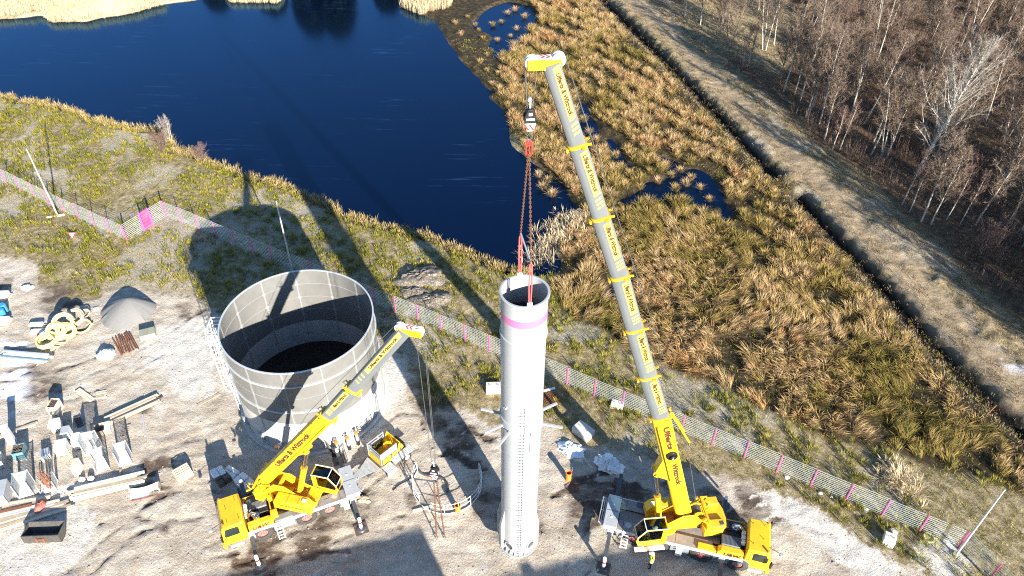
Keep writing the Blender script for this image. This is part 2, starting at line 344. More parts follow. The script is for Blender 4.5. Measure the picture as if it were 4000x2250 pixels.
attr = {'mask_a': np.stack([sandm, mud, lime, frost], -1).reshape(-1, 4), 'mask_b': np.stack([nzmask(marsh, 1.5, 2), litter, np.maximum(trk, .42*east*(1-forest)*(.4+1.1*L['n2']))*(1-site), np.clip(snow, 0, 1)], -1).reshape(-1, 4), 'mask_c': np.stack([np.clip(dit*1.3, 0, 1), bankd, dit*0, dit*0+1], -1).reshape(-1, 4)}
nx, ny = GX.shape; I = np.arange(nx*ny).reshape(nx, ny)
F = np.stack([I[:-1, :-1], I[1:, :-1], I[1:, 1:], I[:-1, 1:]], -1).reshape(-1, 4)
def ground_material():
    m = bpy.data.materials.new('ground'); m.use_nodes = True; n = m.node_tree.nodes; l = m.node_tree.links; b = n['Principled BSDF']
    b.inputs['Roughness'].default_value = .95; b.inputs['Specular IOR Level'].default_value = .2
    tc = n.new('ShaderNodeTexCoord')
    def noise(s, d=6, r=.65, vec=None):
        q = n.new('ShaderNodeTexNoise'); q.inputs['Scale'].default_value = s; q.inputs['Detail'].default_value = d; q.inputs['Roughness'].default_value = r
        l.new(vec or tc.outputs['Object'], q.inputs['Vector']); return q.outputs['Fac']
    def ramp(fac, *st):
        c = n.new('ShaderNodeValToRGB'); e = c.color_ramp.elements
        e[0].position, e[0].color = st[0][0], (*st[0][1], 1); e[1].position, e[1].color = st[-1][0], (*st[-1][1], 1)
        for p, k in st[1:-1]: q = e.new(p); q.color = (*k, 1)
        l.new(fac, c.inputs[0]); return c.outputs[0]
    def mix(fac, a, c):
        x = n.new('ShaderNodeMix'); x.data_type = 'RGBA'; l.new(fac, x.inputs[0]); l.new(a, x.inputs[6]); l.new(c, x.inputs[7]); return x.outputs[2]
    def soft(mask, nz, wd=.35):
        a = n.new('ShaderNodeMath'); a.operation = 'MULTIPLY_ADD'; l.new(nz, a.inputs[0]); a.inputs[1].default_value = 1.1; a.inputs[2].default_value = -.55
        s = n.new('ShaderNodeMath'); s.operation = 'ADD'; l.new(mask, s.inputs[0]); l.new(a.outputs[0], s.inputs[1])
        r = n.new('ShaderNodeMapRange'); r.interpolation_type = 'SMOOTHSTEP'; r.inputs[1].default_value = .5-wd; r.inputs[2].default_value = .5+wd; l.new(s.outputs[0], r.inputs[0]); return r.outputs[0]
    ma = n.new('ShaderNodeVertexColor'); ma.layer_name = 'mask_a'; mb = n.new('ShaderNodeVertexColor'); mb.layer_name = 'mask_b'
    sa = n.new('ShaderNodeSeparateColor'); sb = n.new('ShaderNodeSeparateColor'); l.new(ma.outputs[0], sa.inputs[0]); l.new(mb.outputs[0], sb.inputs[0])
    mp_ = n.new('ShaderNodeMapping'); mp_.inputs['Rotation'].default_value = (0, 0, R(-18)); mp_.inputs['Scale'].default_value = (.6, 1.25, 1); l.new(tc.outputs['Object'], mp_.inputs['Vector'])
    big = noise(.35); mid = noise(1.6, 8, .7); fine = noise(7, 8, .8); streak = noise(.9, 7, .68, mp_.outputs[0])
    heath = ramp(mid, (.28, (.085, .07, .03)), (.44, (.20, .16, .08)), (.56, (.31, .25, .15)), (.7, (.44, .385, .29)))
    pale = ramp(fine, (.34, (.16, .135, .085)), (.5, (.33, .29, .215)), (.66, (.50, .455, .38)))
    c = mix(soft(ma.outputs[1], mid), heath, pale)
    peat = ramp(mid, (.3, (.014, .011, .007)), (.5, (.04, .03, .016)), (.72, (.12, .09, .05)))
    c = mix(soft(sb.outputs[0], mid, .3), c, peat)
    litt = ramp(mid, (.3, (.045, .03, .02)), (.5, (.115, .075, .046)), (.7, (.23, .155, .09)))
    c = mix(soft(sb.outputs[1], mid, .3), c, litt)
    trk_ = ramp(streak, (.3, (.15, .115, .075)), (.5, (.29, .225, .145)), (.7, (.42, .335, .23)))
    c = mix(soft(sb.outputs[2], mid, .35), c, trk_)
    bm_ = n.new('ShaderNodeMath'); bm_.operation = 'MULTIPLY_ADD'; l.new(big, bm_.inputs[0]); bm_.inputs[1].default_value = .9; l.new(streak, bm_.inputs[2])
    bs_ = n.new('ShaderNodeMath'); bs_.operation = 'MULTIPLY'; l.new(bm_.outputs[0], bs_.inputs[0]); bs_.inputs[1].default_value = .526
    sand = ramp(bs_.outputs[0], (.33, (.26, .20, .14)), (.43, (.41, .34, .26)), (.51, (.53, .465, .375)), (.60, (.66, .61, .535)))
    sand2 = ramp(fine, (.3, (.27, .22, .17)), (.7, (.52, .47, .40)))
    x = n.new('ShaderNodeMix'); x.data_type = 'RGBA'; x.inputs[0].default_value = .4; l.new(sand, x.inputs[6]); l.new(sand2, x.inputs[7])
    c = mix(soft(sa.outputs[0], mid, .25), c, x.outputs[2])
    mudc = ramp(mid, (.3, (.06, .045, .034)), (.55, (.135, .10, .075)), (.75, (.25, .20, .16)))
    c = mix(soft(sa.outputs[1], streak, .2), c, mudc)
    limec = ramp(mid, (.3, (.46, .42, .355)), (.65, (.66, .63, .575)))
    c = mix(soft(sa.outputs[2], mid, .18), c, limec)
    mc = n.new('ShaderNodeVertexColor'); mc.layer_name = 'mask_c'; sc = n.new('ShaderNodeSeparateColor'); l.new(mc.outputs[0], sc.inputs[0])
    wet = n.new('ShaderNodeRGB'); wet.outputs[0].default_value = (.009, .008, .007, 1); c = mix(sc.outputs[0], c, wet.outputs[0])
    snw = n.new('ShaderNodeRGB'); snw.outputs[0].default_value = (.82, .84, .88, 1)
    c = mix(mb.outputs[1], c, snw.outputs[0])
    l.new(c, b.inputs['Base Color'])
    wv = n.new('ShaderNodeTexWave'); wv.inputs['Scale'].default_value = 1.1; wv.inputs['Distortion'].default_value = 9; wv.inputs['Detail'].default_value = 3; wv.inputs['Detail Scale'].default_value = 1.2; l.new(mp_.outputs[0], wv.inputs['Vector'])
    h1 = n.new('ShaderNodeMath'); h1.operation = 'MULTIPLY_ADD'; l.new(mid, h1.inputs[0]); h1.inputs[1].default_value = 1.0; l.new(fine, h1.inputs[2])
    h2 = n.new('ShaderNodeMath'); h2.operation = 'MULTIPLY_ADD'; l.new(wv.outputs['Fac'], h2.inputs[0]); h2.inputs[1].default_value = .10; l.new(h1.outputs[0], h2.inputs[2])
    bp = n.new('ShaderNodeBump'); bp.inputs['Strength'].default_value = .85; bp.inputs['Distance'].default_value = .15
    l.new(h2.outputs[0], bp.inputs['Height']); l.new(bp.outputs[0], b.inputs['Normal'])
    return m
g = link('ground', np_mesh('ground', np.stack([GX, GY, H], -1).reshape(-1, 3), F, attr, [ground_material()], True)); g['kind'] = 'structure'
_ix = lambda x: np.clip(np.searchsorted(gx, x)-1, 0, len(gx)-2)
def hz(x, y):
    """ground height at points"""
    x = np.asarray(x, float); y = np.asarray(y, float); i = _ix(x); j = np.clip(np.searchsorted(gy, y)-1, 0, len(gy)-2)
    u = (x-gx[i])/(gx[i+1]-gx[i]); v = (y-gy[j])/(gy[j+1]-gy[j])
    return (H[i, j]*(1-u)+H[i+1, j]*u)*(1-v)+(H[i, j+1]*(1-u)+H[i+1, j+1]*u)*v
def gsample(A, x, y): return A[_ix(x), np.clip(np.searchsorted(gy, y)-1, 0, len(gy)-2)]

# water: one sheet just below the land, seen where the land dips under it
def water_material():
    m = bpy.data.materials.new('dark thin ice and water'); m.use_nodes = True; n = m.node_tree.nodes; l = m.node_tree.links; b = n['Principled BSDF']
    tc = n.new('ShaderNodeTexCoord'); mp_ = n.new('ShaderNodeMapping'); mp_.inputs['Rotation'].default_value = (0, 0, R(24)); mp_.inputs['Scale'].default_value = (.12, 1.5, 1); l.new(tc.outputs['Object'], mp_.inputs['Vector'])
    q = n.new('ShaderNodeTexNoise'); q.inputs['Scale'].default_value = 1.4; q.inputs['Detail'].default_value = 9; q.inputs['Roughness'].default_value = .72; l.new(mp_.outputs[0], q.inputs['Vector'])
    q2 = n.new('ShaderNodeTexNoise'); q2.inputs['Scale'].default_value = .09; q2.inputs['Detail'].default_value = 4; l.new(tc.outputs['Object'], q2.inputs['Vector'])
    ad = n.new('ShaderNodeMath'); ad.operation = 'MULTIPLY_ADD'; l.new(q2.outputs['Fac'], ad.inputs[0]); ad.inputs[1].default_value = .53; l.new(q.outputs['Fac'], ad.inputs[2])
    c = n.new('ShaderNodeValToRGB'); e = c.color_ramp.elements; e[0].position = .90; e[0].color = (.0005, .0022, .011, 1); e[1].position = 1.06; e[1].color = (.012, .03, .075, 1)
    l.new(ad.outputs[0], c.inputs[0]); l.new(c.outputs[0], b.inputs['Base Color'])
    b.inputs['Roughness'].default_value = .5; b.inputs['Specular IOR Level'].default_value = 0
    bp = n.new('ShaderNodeBump'); bp.inputs['Strength'].default_value = .03; bp.inputs['Distance'].default_value = .02; l.new(q.outputs['Fac'], bp.inputs['Height'])
    gl = n.new('ShaderNodeBsdfGlossy'); gl.inputs['Roughness'].default_value = .15; gl.inputs['Color'].default_value = (.33, .64, 1.0, 1); fr = n.new('ShaderNodeFresnel'); fr.inputs['IOR'].default_value = 1.47
    l.new(bp.outputs[0], gl.inputs['Normal']); mx = n.new('ShaderNodeMixShader'); l.new(fr.outputs[0], mx.inputs[0]); l.new(b.outputs[0], mx.inputs[1]); l.new(gl.outputs[0], mx.inputs[2]); l.new(mx.outputs[0], n['Material Output'].inputs[0])
    return m
_dl = (np.array(DITCH1)[-1]-np.array(DITCH1)[1]); _dl = _dl/np.hypot(*_dl); _pn = np.array([-_dl[1], _dl[0]]); _pn = -_pn if _pn[0] > 0 else _pn
_e0 = np.array(DITCH1)[0]+_pn*2.6-_dl*60; _e1 = np.array(DITCH1)[-1]+_pn*2.6; _e2 = np.array(DITCH2)[-1]+_pn*3.0
_wp = [(-230, 22), (_e2[0], 22), (_e2[0], _e2[1]), (_e1[0], _e1[1]), (_e0[0], _e0[1]), (-230, _e0[1])]
if sum(_wp[i-1][0]*_wp[i][1]-_wp[i][0]*_wp[i-1][1] for i in range(6)) < 0: _wp = _wp[::-1]
wme = bpy.data.meshes.new('water'); wme.from_pydata([(x, y, WZ) for x, y in _wp], [], [tuple(range(6))]); wme.materials.append(water_material()); wo = link('water', wme); wo['kind'] = 'structure'

# ------------------------------------------------------------------ grass, rushes and reeds (uncountable)
def grass_material(name, base, tips, frac=1.0):
    """colour runs from base to tip along the blade and differs from tuft to tuft"""
    m = bpy.data.materials.new(name); m.use_nodes = True; n = m.node_tree.nodes; l = m.node_tree.links; b = n['Principled BSDF']
    b.inputs['Roughness'].default_value = .7; b.inputs['Specular IOR Level'].default_value = .25
    v = n.new('ShaderNodeVertexColor'); v.layer_name = 'tint'; s = n.new('ShaderNodeSeparateColor'); l.new(v.outputs[0], s.inputs[0])
    def ramp(cols):
        c = n.new('ShaderNodeValToRGB'); e = c.color_ramp.elements
        e[0].position = 0; e[0].color = (*cols[0], 1); e[1].position = 1; e[1].color = (*cols[-1], 1)
        for i, k in enumerate(cols[1:-1]): q = e.new((i+1)/(len(cols)-1)); q.color = (*k, 1)
        l.new(s.outputs[1], c.inputs[0]); return c.outputs[0]
    x = n.new('ShaderNodeMix'); x.data_type = 'RGBA'; l.new(s.outputs[0], x.inputs[0]); l.new(ramp(base), x.inputs[6]); l.new(ramp(tips), x.inputs[7])
    h = n.new('ShaderNodeHueSaturation'); mr = n.new('ShaderNodeMapRange'); mr.inputs[3].default_value = .7; mr.inputs[4].default_value = 1.35; l.new(s.outputs[2], mr.inputs[0])
    l.new(mr.outputs[0], h.inputs['Value']); l.new(x.outputs[2], h.inputs['Color']); l.new(h.outputs[0], b.inputs['Base Color'])
    return m
def blades(cx, cy, cz, n, rad, ln, spread, width, droop, lean=None, tuft=None, flat=0.0):
    """tufts of leaf blades: arrays of verts, tris, tint"""
    N = len(cx); T = N*n
    tu = np.repeat(np.arange(N), n)
    a = rng.uniform(0, 2*math.pi, T); rr = np.sqrt(rng.random(T))*np.broadcast_to(rad, N)[tu]
    bx = cx[tu]+np.cos(a)*rr; by = cy[tu]+np.sin(a)*rr; bz = cz[tu]
    L_ = np.broadcast_to(ln, N)[tu]*rng.uniform(.6, 1.15, T)
    tilt = spread*np.abs(rng.normal(0, 1, T))*.75 + .25*spread*rr/(np.broadcast_to(rad, N)[tu]+1e-6)
    a2 = a+rng.normal(0, .6, T)
    dx = np.cos(a2)*np.sin(tilt); dy = np.sin(a2)*np.sin(tilt); dz = np.cos(tilt)
    if lean is not None:
        dx = dx+lean[0][tu]; dy = dy+lean[1][tu]
    dz = np.maximum(dz, .12)*(1-flat)
    nn = np.sqrt(dx*dx+dy*dy+dz*dz); dx /= nn; dy /= nn; dz /= nn
    px, py = -np.sin(a2+rng.normal(0, .5, T)), np.cos(a2)
    wd = width*rng.uniform(.6, 1.4, T)
    mx, my, mz = bx+dx*L_*.55, by+dy*L_*.55, bz+dz*L_*.55
    hx, hy = dx/(np.hypot(dx, dy)+1e-6), dy/(np.hypot(dx, dy)+1e-6)
    tx, ty, tz = mx+dx*L_*.4+hx*L_*droop*.5, my+dy*L_*.4+hy*L_*droop*.5, mz+dz*L_*.42-droop*L_*.35
    V = np.empty((T, 4, 3)); V[:, 0] = np.stack([bx, by, bz-.04], -1)
    V[:, 1] = np.stack([mx-px*wd, my-py*wd, mz], -1); V[:, 2] = np.stack([mx+px*wd, my+py*wd, mz], -1); V[:, 3] = np.stack([tx, ty, tz], -1)
    i = np.arange(T)*4; F = np.concatenate([np.stack([i, i+2, i+1], -1), np.stack([i+1, i+2, i+3], -1)])
    tv = rng.random(N) if tuft is None else tuft
    A = np.ones((T, 4, 4)); A[:, 0, 0] = 0; A[:, 1:3, 0] = .55; A[:, 3, 0] = 1
    A[:, :, 1] = np.clip(tv[tu]+rng.normal(0, .08, T), 0, 1)[:, None]; A[:, :, 2] = rng.random(T)[:, None]
    return V.reshape(-1, 3), F, A.reshape(-1, 4)
def stuff(name, label, parts, m):
    V = []; Fs = []; A = []; o = 0
    for v, f_, a in parts: V.append(v); Fs.append(f_+o); A.append(a); o += len(v)
    ob = link(name, np_mesh(name, np.concatenate(V), np.concatenate(Fs), {'tint': np.concatenate(A)}, [m]))
    ob['kind'] = 'stuff'; tag(ob, label, 'grass'); return ob
def scatter(n, xr, yr):
    # more points where the camera is near, thinner far away is not needed: even cover with jitter
    return rng.uniform(*xr, n), rng.uniform(*yr, n)
def inview(x, y, mg=1.03):
    d = y*math.cos(PITCH)+CAMZ*math.sin(PITCH); u = FOC*x/d/2000; v = FOC*(y*math.sin(PITCH)-CAMZ*math.cos(PITCH))/d/1125
    return (np.abs(u) < mg+.02) & (np.abs(v) < mg+.03)
TCX, TCY = -15.76, 40.343
Gr = {}
Gr['sedge'] = grass_material('straw sedge', [(.035, .036, .007), (.065, .052, .013), (.10, .07, .024)], [(.22, .18, .035), (.43, .285, .09), (.60, .42, .22), (.48, .255, .10)])
Gr['rush'] = grass_material('green rush', [(.04, .05, .007), (.08, .078, .010), (.15, .12, .03)], [(.16, .165, .012), (.29, .265, .022), (.40, .32, .06), (.48, .36, .13)])
Gr['straw'] = grass_material('golden bank grass', [(.10, .09, .03), (.18, .14, .06)], [(.24, .20, .05), (.38, .285, .11), (.46, .34, .17)])
Gr['reed'] = grass_material('pale reed', [(.34, .26, .14), (.42, .33, .19)], [(.50, .40, .24), (.62, .51, .33)])
Gr['dry'] = grass_material('dry forest grass', [(.10, .07, .04), (.18, .13, .075)], [(.22, .16, .09), (.36, .27, .16)])
WA = np.maximum(wat, pool)
NEAR_EDGE = blur((wat > .5).astype(float), 14)
# marsh sedge: tussocks on a jittered grid, dense and flattened in the lower marsh, in loose rows in the upper one
def jgrid(x0, x1, y0, y1, st, seed):
    r = np.random.default_rng(seed); xs, ys = np.meshgrid(np.arange(x0, x1, st), np.arange(y0, y1, st)); xs = xs+((np.arange(ys.shape[0]) % 2)*st*.5)[:, None]
    return (xs+r.uniform(-.36, .36, xs.shape)*st).ravel(), (ys+r.uniform(-.36, .36, xs.shape)*st).ravel()
x, y = jgrid(-2, 62, 26, 140, .92, 11)
mk = gsample(marsh, x, y); wa = gsample(WA, x, y); dd = gsample(L['ditch'], x, y)
rows = .5+.5*np.sin((x*.80+y*.60)*2.0+3*fbm(x, y, .10, 2, 1)*2)             # old drainage rows running down to the ditch
upper = sm(y, 58, 66)
keep = sm(.55*fbm(x, y, .32, 3, 1)+.34*rows*upper+.20*(1-upper)+.06, .39, .50)
ok = (mk > .45) & (wa < .22) & (dd > 2.5) & inview(x, y) & (rng.random(len(x)) < keep)
x, y = x[ok], y[ok]
flatz = sm(fbm(x, y, .05, 2, 2)+(.0078*(62-y)), .48, .62)
ang = fbm(x, y, .07, 2, 3)*14+rng.normal(0, .55, len(x)); ln = rng.uniform(.72, 1.25, len(x))*(.75+.5*fbm(x, y, .4, 2, 4))
lean = (np.cos(ang)*flatz*.5+.1, np.sin(ang)*flatz*.5+.06)
tint = np.clip(.53+1.4*(fbm(x, y, .16, 3, 2)-.5)+rng.normal(0, .17, len(x)), 0, 1)
P1 = blades(x, y, hz(x, y), 110, .36, ln*1.1, .50, .016, .42, lean, tint)
print('tufts', len(x))
x2, y2 = jgrid(-2, 62, 26, 140, .62, 12); ok = (gsample(marsh, x2, y2) > .45) & (gsample(WA, x2, y2) < .25) & (gsample(L['ditch'], x2, y2) > 1.5) & inview(x2, y2) & (fbm(x2, y2, .5, 3, 0) > .46)
x2, y2 = x2[ok], y2[ok]; ok = fbm(x2, y2, .5, 3, 0) > .53; x2, y2 = x2[ok], y2[ok]
P1b = blades(x2, y2, hz(x2, y2), 16, .4, rng.uniform(.12, .3, len(x2)), .95, .014, .2, None, np.clip(rng.normal(.2, .15, len(x2)), 0, 1))
stuff('marsh_grass', 'dense straw coloured sedge covering the marsh between the pond and the ditch', [P1, P1b], Gr['sedge'])
# green rushes on the bank between the fence and the pond, on the strip before the fence and near the right fence
x, y = scatter(30000, (-78, 48), (22, 112))
mk = gsample(marsh, x, y); st = gsample(site, x, y); fo = gsample(forest, x, y); wa = gsample(WA, x, y); dd = gsample(L['ditch'], x, y)
cl = fbm(x, y, .33, 4, 4)+.25*(fbm(x, y, .09, 2, 1)-.5)
edge = gsample(NEAR_EDGE, x, y)
ok = (mk < .5) & (st < .25) & (fo < .3) & (gsample(east, x, y) < .1) & (wa < .3) & (dd > 1.4) & inview(x, y) & (cl > .43-.3*edge) & (rng.random(len(x)) < .68)
x, y, edge = x[ok], y[ok], edge[ok]
tint = np.clip(.75*fbm(x, y, .3, 3, 0)+rng.normal(0, .13, len(x))+.35*edge-.05, 0, 1)
P2 = blades(x, y, hz(x, y), 38, .24, rng.uniform(.36, .74, len(x)), .42, .0145, .22, None, tint)
stuff('rushes', 'green and yellow rush tufts growing on the frosty bank between fence and pond', [P2], Gr['rush'])
# low heath grass everywhere outside the site
x, y = scatter(80000, (-78, 60), (22, 112))
mk = gsample(marsh, x, y); st = gsample(site, x, y); fo = gsample(forest, x, y); wa = gsample(WA, x, y)
ok = (st < .4) & (fo < .3) & (wa < .3) & (gsample(east, x, y) < .1) & inview(x, y) & (fbm(x, y, .5, 3, 2) > .36) & (rng.random(len(x)) < np.where(mk > .5, .35, .65))
x, y = x[ok], y[ok]
P3 = blades(x, y, hz(x, y), 10, .3, rng.uniform(.14, .34, len(x)), .8, .013, .2, None, np.clip(fbm(x, y, .4, 3, 5)*1.2+rng.normal(0, .15, len(x))-.1, 0, 1))
stuff('heath_grass', 'short dry heath grass on the pale ground around the fence', [P3], Gr['rush'])
# tall golden grass along the pond's edge
pe = []
for (x1, y1), (x2, y2) in zip(POND[2:25], POND[3:26]):
    k = int(math.hypot(x2-x1, y2-y1)*9)
    for _ in range(k):
        t = random.random(); nx_, ny_ = (y2-y1), -(x2-x1); q = math.hypot(nx_, ny_); s_ = abs(random.gauss(0, 1.1))*(-1)+.35
        pe.append((x1+(x2-x1)*t-nx_/q*s_*-1, y1+(y2-y1)*t-ny_/q*s_*-1))
pe = np.array(pe); ok = (gsample(wat, pe[:, 0], pe[:, 1]) < .75); pe = pe[ok]
P4 = blades(pe[:, 0], pe[:, 1], np.maximum(hz(pe[:, 0], pe[:, 1]), WZ), 30, .3, rng.uniform(.6, 1.1, len(pe)), .45, .024, .2, None, np.clip(rng.normal(.62, .2, len(pe)), 0, 1))
stuff('bank_grass', 'tall golden grass lining the near shore of the pond', [P4], Gr['straw'])
# dry grass on the ditch banks and beside the track
x, y = scatter(34000, (10, 80), (30, 142))
dd = gsample(L['ditch'], x, y); tr = gsample(L['track'], x, y)
ok = (((dd > 1.25) & (dd < 3.4)) | ((tr > 1.8) & (tr < 7) & (gsample(forest, x, y) < .6))) & inview(x, y) & (gsample(WA, x, y) < .3) & (rng.random(len(x)) < .8)
x, y = x[ok], y[ok]
P5 = blades(x, y, hz(x, y), 18, .34, rng.uniform(.14, .36, len(x)), .8, .014, .2, None, np.clip(fbm(x, y, .3, 3, 1)+.75*np.exp(-((gsample(L['ditch'], x, y)-1.6)/.6)**2)*(1-gsample(east, x, y))-.22+rng.normal(0, .15, len(x)), 0, 1))
x, y = scatter(16000, (20, 110), (38, 142)); fo = gsample(forest, x, y)
ok = (fo > .5) & inview(x, y) & ((gsample(clear, x, y) > .3) | (rng.random(len(x)) < .35))
x, y = x[ok], y[ok]; cl = gsample(clear, x, y)
P6 = blades(x, y, hz(x, y), 16, .4, rng.uniform(.2, .5, len(x)), .9, .02, .25, None, np.clip(.1+.3*fbm(x, y, .3, 3, 1)+.75*cl, 0, 1))
stuff('dry_grass', 'dry brown and tan grass along the ditch, the track and the forest floor', [P5, P6], Gr['dry'])
# reed beds on the far shore
def reedbed(poly, n, h, seed_t):
    P = np.array(polyd(poly, 0)); x, y = rng.uniform(P[:, 0].min(), P[:, 0].max(), n), rng.uniform(P[:, 1].min(), P[:, 1].max(), n)
    ok = inpoly(x, y, [tuple(q) for q in P]); x, y = x[ok], y[ok]
    return blades(x, y, np.maximum(hz(x, y), WZ), 26, .35, rng.uniform(.75, 1.1, len(x))*h, .12, .024, .06, None, np.clip(rng.normal(.6, .25, len(x)), 0, 1))
RB = [reedbed([(-60,-6),(-60,48),(100,30),(125,50),(205,48),(330,28),(405,8),(420,-30),(-60,-60)], 4800, 1.35, 0), reedbed([(560,-30),(580,0),(700,2),(720,-30)], 700, 1.2, 0), reedbed([(1000,-40),(1012,12),(1060,32),(1130,18),(1150,-40)], 1500, 1.6, 0)]
stuff('reeds', 'pale straw reed bed along the far shore of the pond', RB, Gr['reed'])
x = np.concatenate([rng.normal(c_[0], s_, n_) for c_, s_, n_ in ((dpt(1375, 605), .9, 26), (dpt(1428, 575), 1.2, 60), (dpt(1350, 640), .8, 14), (dpt(1452, 545), 1.0, 50), (dpt(1360, 655), .5, 8))])
y = np.concatenate([rng.normal(c_[1], s_*.7, n_) for c_, s_, n_ in ((dpt(1375, 605), .9, 26), (dpt(1428, 575), 1.2, 60), (dpt(1350, 640), .8, 14), (dpt(1452, 545), 1.0, 50), (dpt(1360, 655), .5, 8))])
stuff('broken_reeds', 'broken pale reed stalks lying on the dark water by the marsh corner', [blades(x, y, np.maximum(hz(x, y), WZ), 12, .4, rng.uniform(.7, 1.3, len(x)), 1.1, .018, .15, None, np.clip(rng.normal(.5, .25, len(x)), 0, 1))], Gr['reed'])
# single tussocks standing in the water
def tuft_mesh(seed):
    global rng
    v, f_, a = blades(np.zeros(1), np.zeros(1), np.zeros(1), 130, .3, np.array([.95]), .46, .014, .42, None, np.array([.25+.12*seed]))
    return np_mesh('tussock', v, f_, {'tint': a}, [Gr['sedge']])
TM = [tuft_mesh(i) for i in range(5)]
WATER_TUFTS = [(1240,60),(1262,52),(1285,88),(1252,98),(1300,70),(1216,100),(1225,140),(1320,40),(1278,30),(1296,22),(1206,78),(1690,440),(1712,428),(1726,462),(1655,455),(1636,440),(1610,470),(1672,412),(1560,470),(1548,492),(1530,470),(1470,300),(1482,330),(1500,350),(1476,362),(1492,382),(1380,452),(1366,470),(1390,488),(1356,440),(1330,392),(1318,366),(1738,446),(1762,470),(1640,400),(1700,475),(1785,500),(1208,160),(1226,182),(1240,215),(1258,240),(1278,268),(1290,318),(1146,60),(1160,90),(1178,45),(1196,60),(1548,390),(1562,420),(1580,440),(1595,460)]
GRP = 'straw tussocks standing in the dark water'
for i, (px, py) in enumerate(WATER_TUFTS):
    p = dpt(px, py+6, WZ); o = link('grass_tussock', TM[i % 5]); s_ = random.uniform(.75, 1.15)
    o.location = (p.x, p.y, max(float(hz(p.x, p.y)), WZ)-.02); o.rotation_euler = (0, 0, random.uniform(0, 6.28)); o.scale = (s_, s_, s_*random.uniform(.8, 1.05))
    zn = 'in the upper pool beside the big pond' if py < 260 and px < 1345 else 'along the right edge of the big pond' if px < 1400 else 'in the channel by the boom' if px < 1530 and py < 400 else 'in the dark pool right of the boom'
    tag(o, 'straw tussock standing in dark water '+zn, 'grass tussock', 'tussocks '+zn)

# ------------------------------------------------------------------ trees
def tri_tubes(segs, n=3):
    """segs: list of (p0,p1,r0,r1) -> prism mesh arrays (quads)"""
    A = np.array([s_[0] for s_ in segs]); B = np.array([s_[1] for s_ in segs]); r0 = np.array([s_[2] for s_ in segs]); r1 = np.array([s_[3] for s_ in segs])
    d = B-A; d /= np.linalg.norm(d, axis=1)[:, None]+1e-9
    q = np.where(np.abs(d[:, 2:3]) < .9, np.array([[0, 0, 1.]]), np.array([[1., 0, 0]])); u = np.cross(d, q); u /= np.linalg.norm(u, axis=1)[:, None]; v = np.cross(d, u)
    N = len(A); V = np.empty((N, 2*n, 3))
    for k in range(n):
        t = 2*math.pi*k/n; e = u*math.cos(t)+v*math.sin(t); V[:, k] = A+e*r0[:, None]; V[:, n+k] = B+e*r1[:, None]
    i = np.arange(N)*2*n; F = np.concatenate([np.stack([i+k, i+(k+1) % n, i+n+(k+1) % n, i+n+k], -1) for k in range(n)])
    return V.reshape(-1, 3), F
def twig_tris(segs):
    """thin crossed slivers for the finest twigs: triangles"""
    A = np.array([s_[0] for s_ in segs]); B = np.array([s_[1] for s_ in segs]); r = np.array([s_[2] for s_ in segs])
    d = B-A; q = np.random.default_rng(3).normal(size=d.shape); u = np.cross(d, q); u /= np.linalg.norm(u, axis=1)[:, None]+1e-9
    N = len(A); V = np.empty((N, 3, 3)); V[:, 0] = A-u*r[:, None]; V[:, 1] = A+u*r[:, None]; V[:, 2] = B
    return V.reshape(-1, 3), np.arange(N*3).reshape(-1, 3)
def bare_tree(seed, h, crown0, cw, nl, upright, tr, stems=1, tw=14, twr=.016):
    """returns (trunk quads, limbs quads, twig tris)"""
    r = np.random.default_rng(seed); trunk = []; limbs = []; twigs = []
    for s in range(stems):
        a = r.uniform(0, 6.28); sp = 0 if stems == 1 else r.uniform(.06, .16)
        p = np.array([math.cos(a)*.25*(stems > 1), math.sin(a)*.25*(stems > 1), -.2]); hh = h*r.uniform(.85, 1.0); n = 9; d = np.array([math.cos(a)*sp, math.sin(a)*sp, 1.])
        path = [p.copy()]
        for i in range(n):
            d = d+np.append(r.normal(0, .035, 2), 0); q = d/np.linalg.norm(d); p = p+q*hh/n; path.append(p.copy())
        rad = lambda t: tr*(1-t)**.8*(.9 if stems == 1 else .7)+.012
        for i in range(n): trunk.append((path[i], path[i+1], rad(i/n), rad((i+1)/n)))
        for k in range(nl//stems):
            t = crown0+(1-crown0)*((k+r.random())/(nl//stems))*.97; i = min(int(t*n), n-1); b = path[i]+(path[i+1]-path[i])*(t*n-i)
            a2 = r.uniform(0, 6.28); prof = math.sin(math.pi*min(1, (t-crown0)/(1-crown0)*.72+.25)); Ll = cw*prof*r.uniform(.65, 1.15)+.3
            dr = np.array([math.cos(a2)*(1-upright), math.sin(a2)*(1-upright), upright+.15]); dr /= np.linalg.norm(dr); lp = [b]; c = b.copy(); m = 4
            for j in range(m):
                dr = dr+r.normal(0, .13, 3)+np.array([0, 0, .10]); dr /= np.linalg.norm(dr); c = c+dr*Ll/m; lp.append(c.copy())
            r0 = max(.012, rad(t)*.42)
            for j in range(m): limbs.append((lp[j], lp[j+1], r0*(1-j/m)+.006, r0*(1-(j+1)/m)+.006))
            for j in range(tw):
                u = r.uniform(.15, 1); jj = min(int(u*m), m-1); bb = lp[jj]+(lp[jj+1]-lp[jj])*(u*m-jj)
                td = (lp[jj+1]-lp[jj]); td = td/np.linalg.norm(td)+r.normal(0, .5, 3)+np.array([0, 0, .15]); td /= np.linalg.norm(td); tl = r.uniform(.3, .85)*(1.15-.5*u)*min(1.3, Ll*.5+.25)
                e1 = bb+td*tl; twigs.append((bb, e1, twr))
                for _ in range(4):
                    w_ = r.uniform(.2, 1); b3 = bb+td*tl*w_; t3 = td+r.normal(0, .55, 3); t3 /= np.linalg.norm(t3); twigs.append((b3, b3+t3*tl*r.uniform(.4, .75), twr*.75))
    return trunk, limbs, twigs
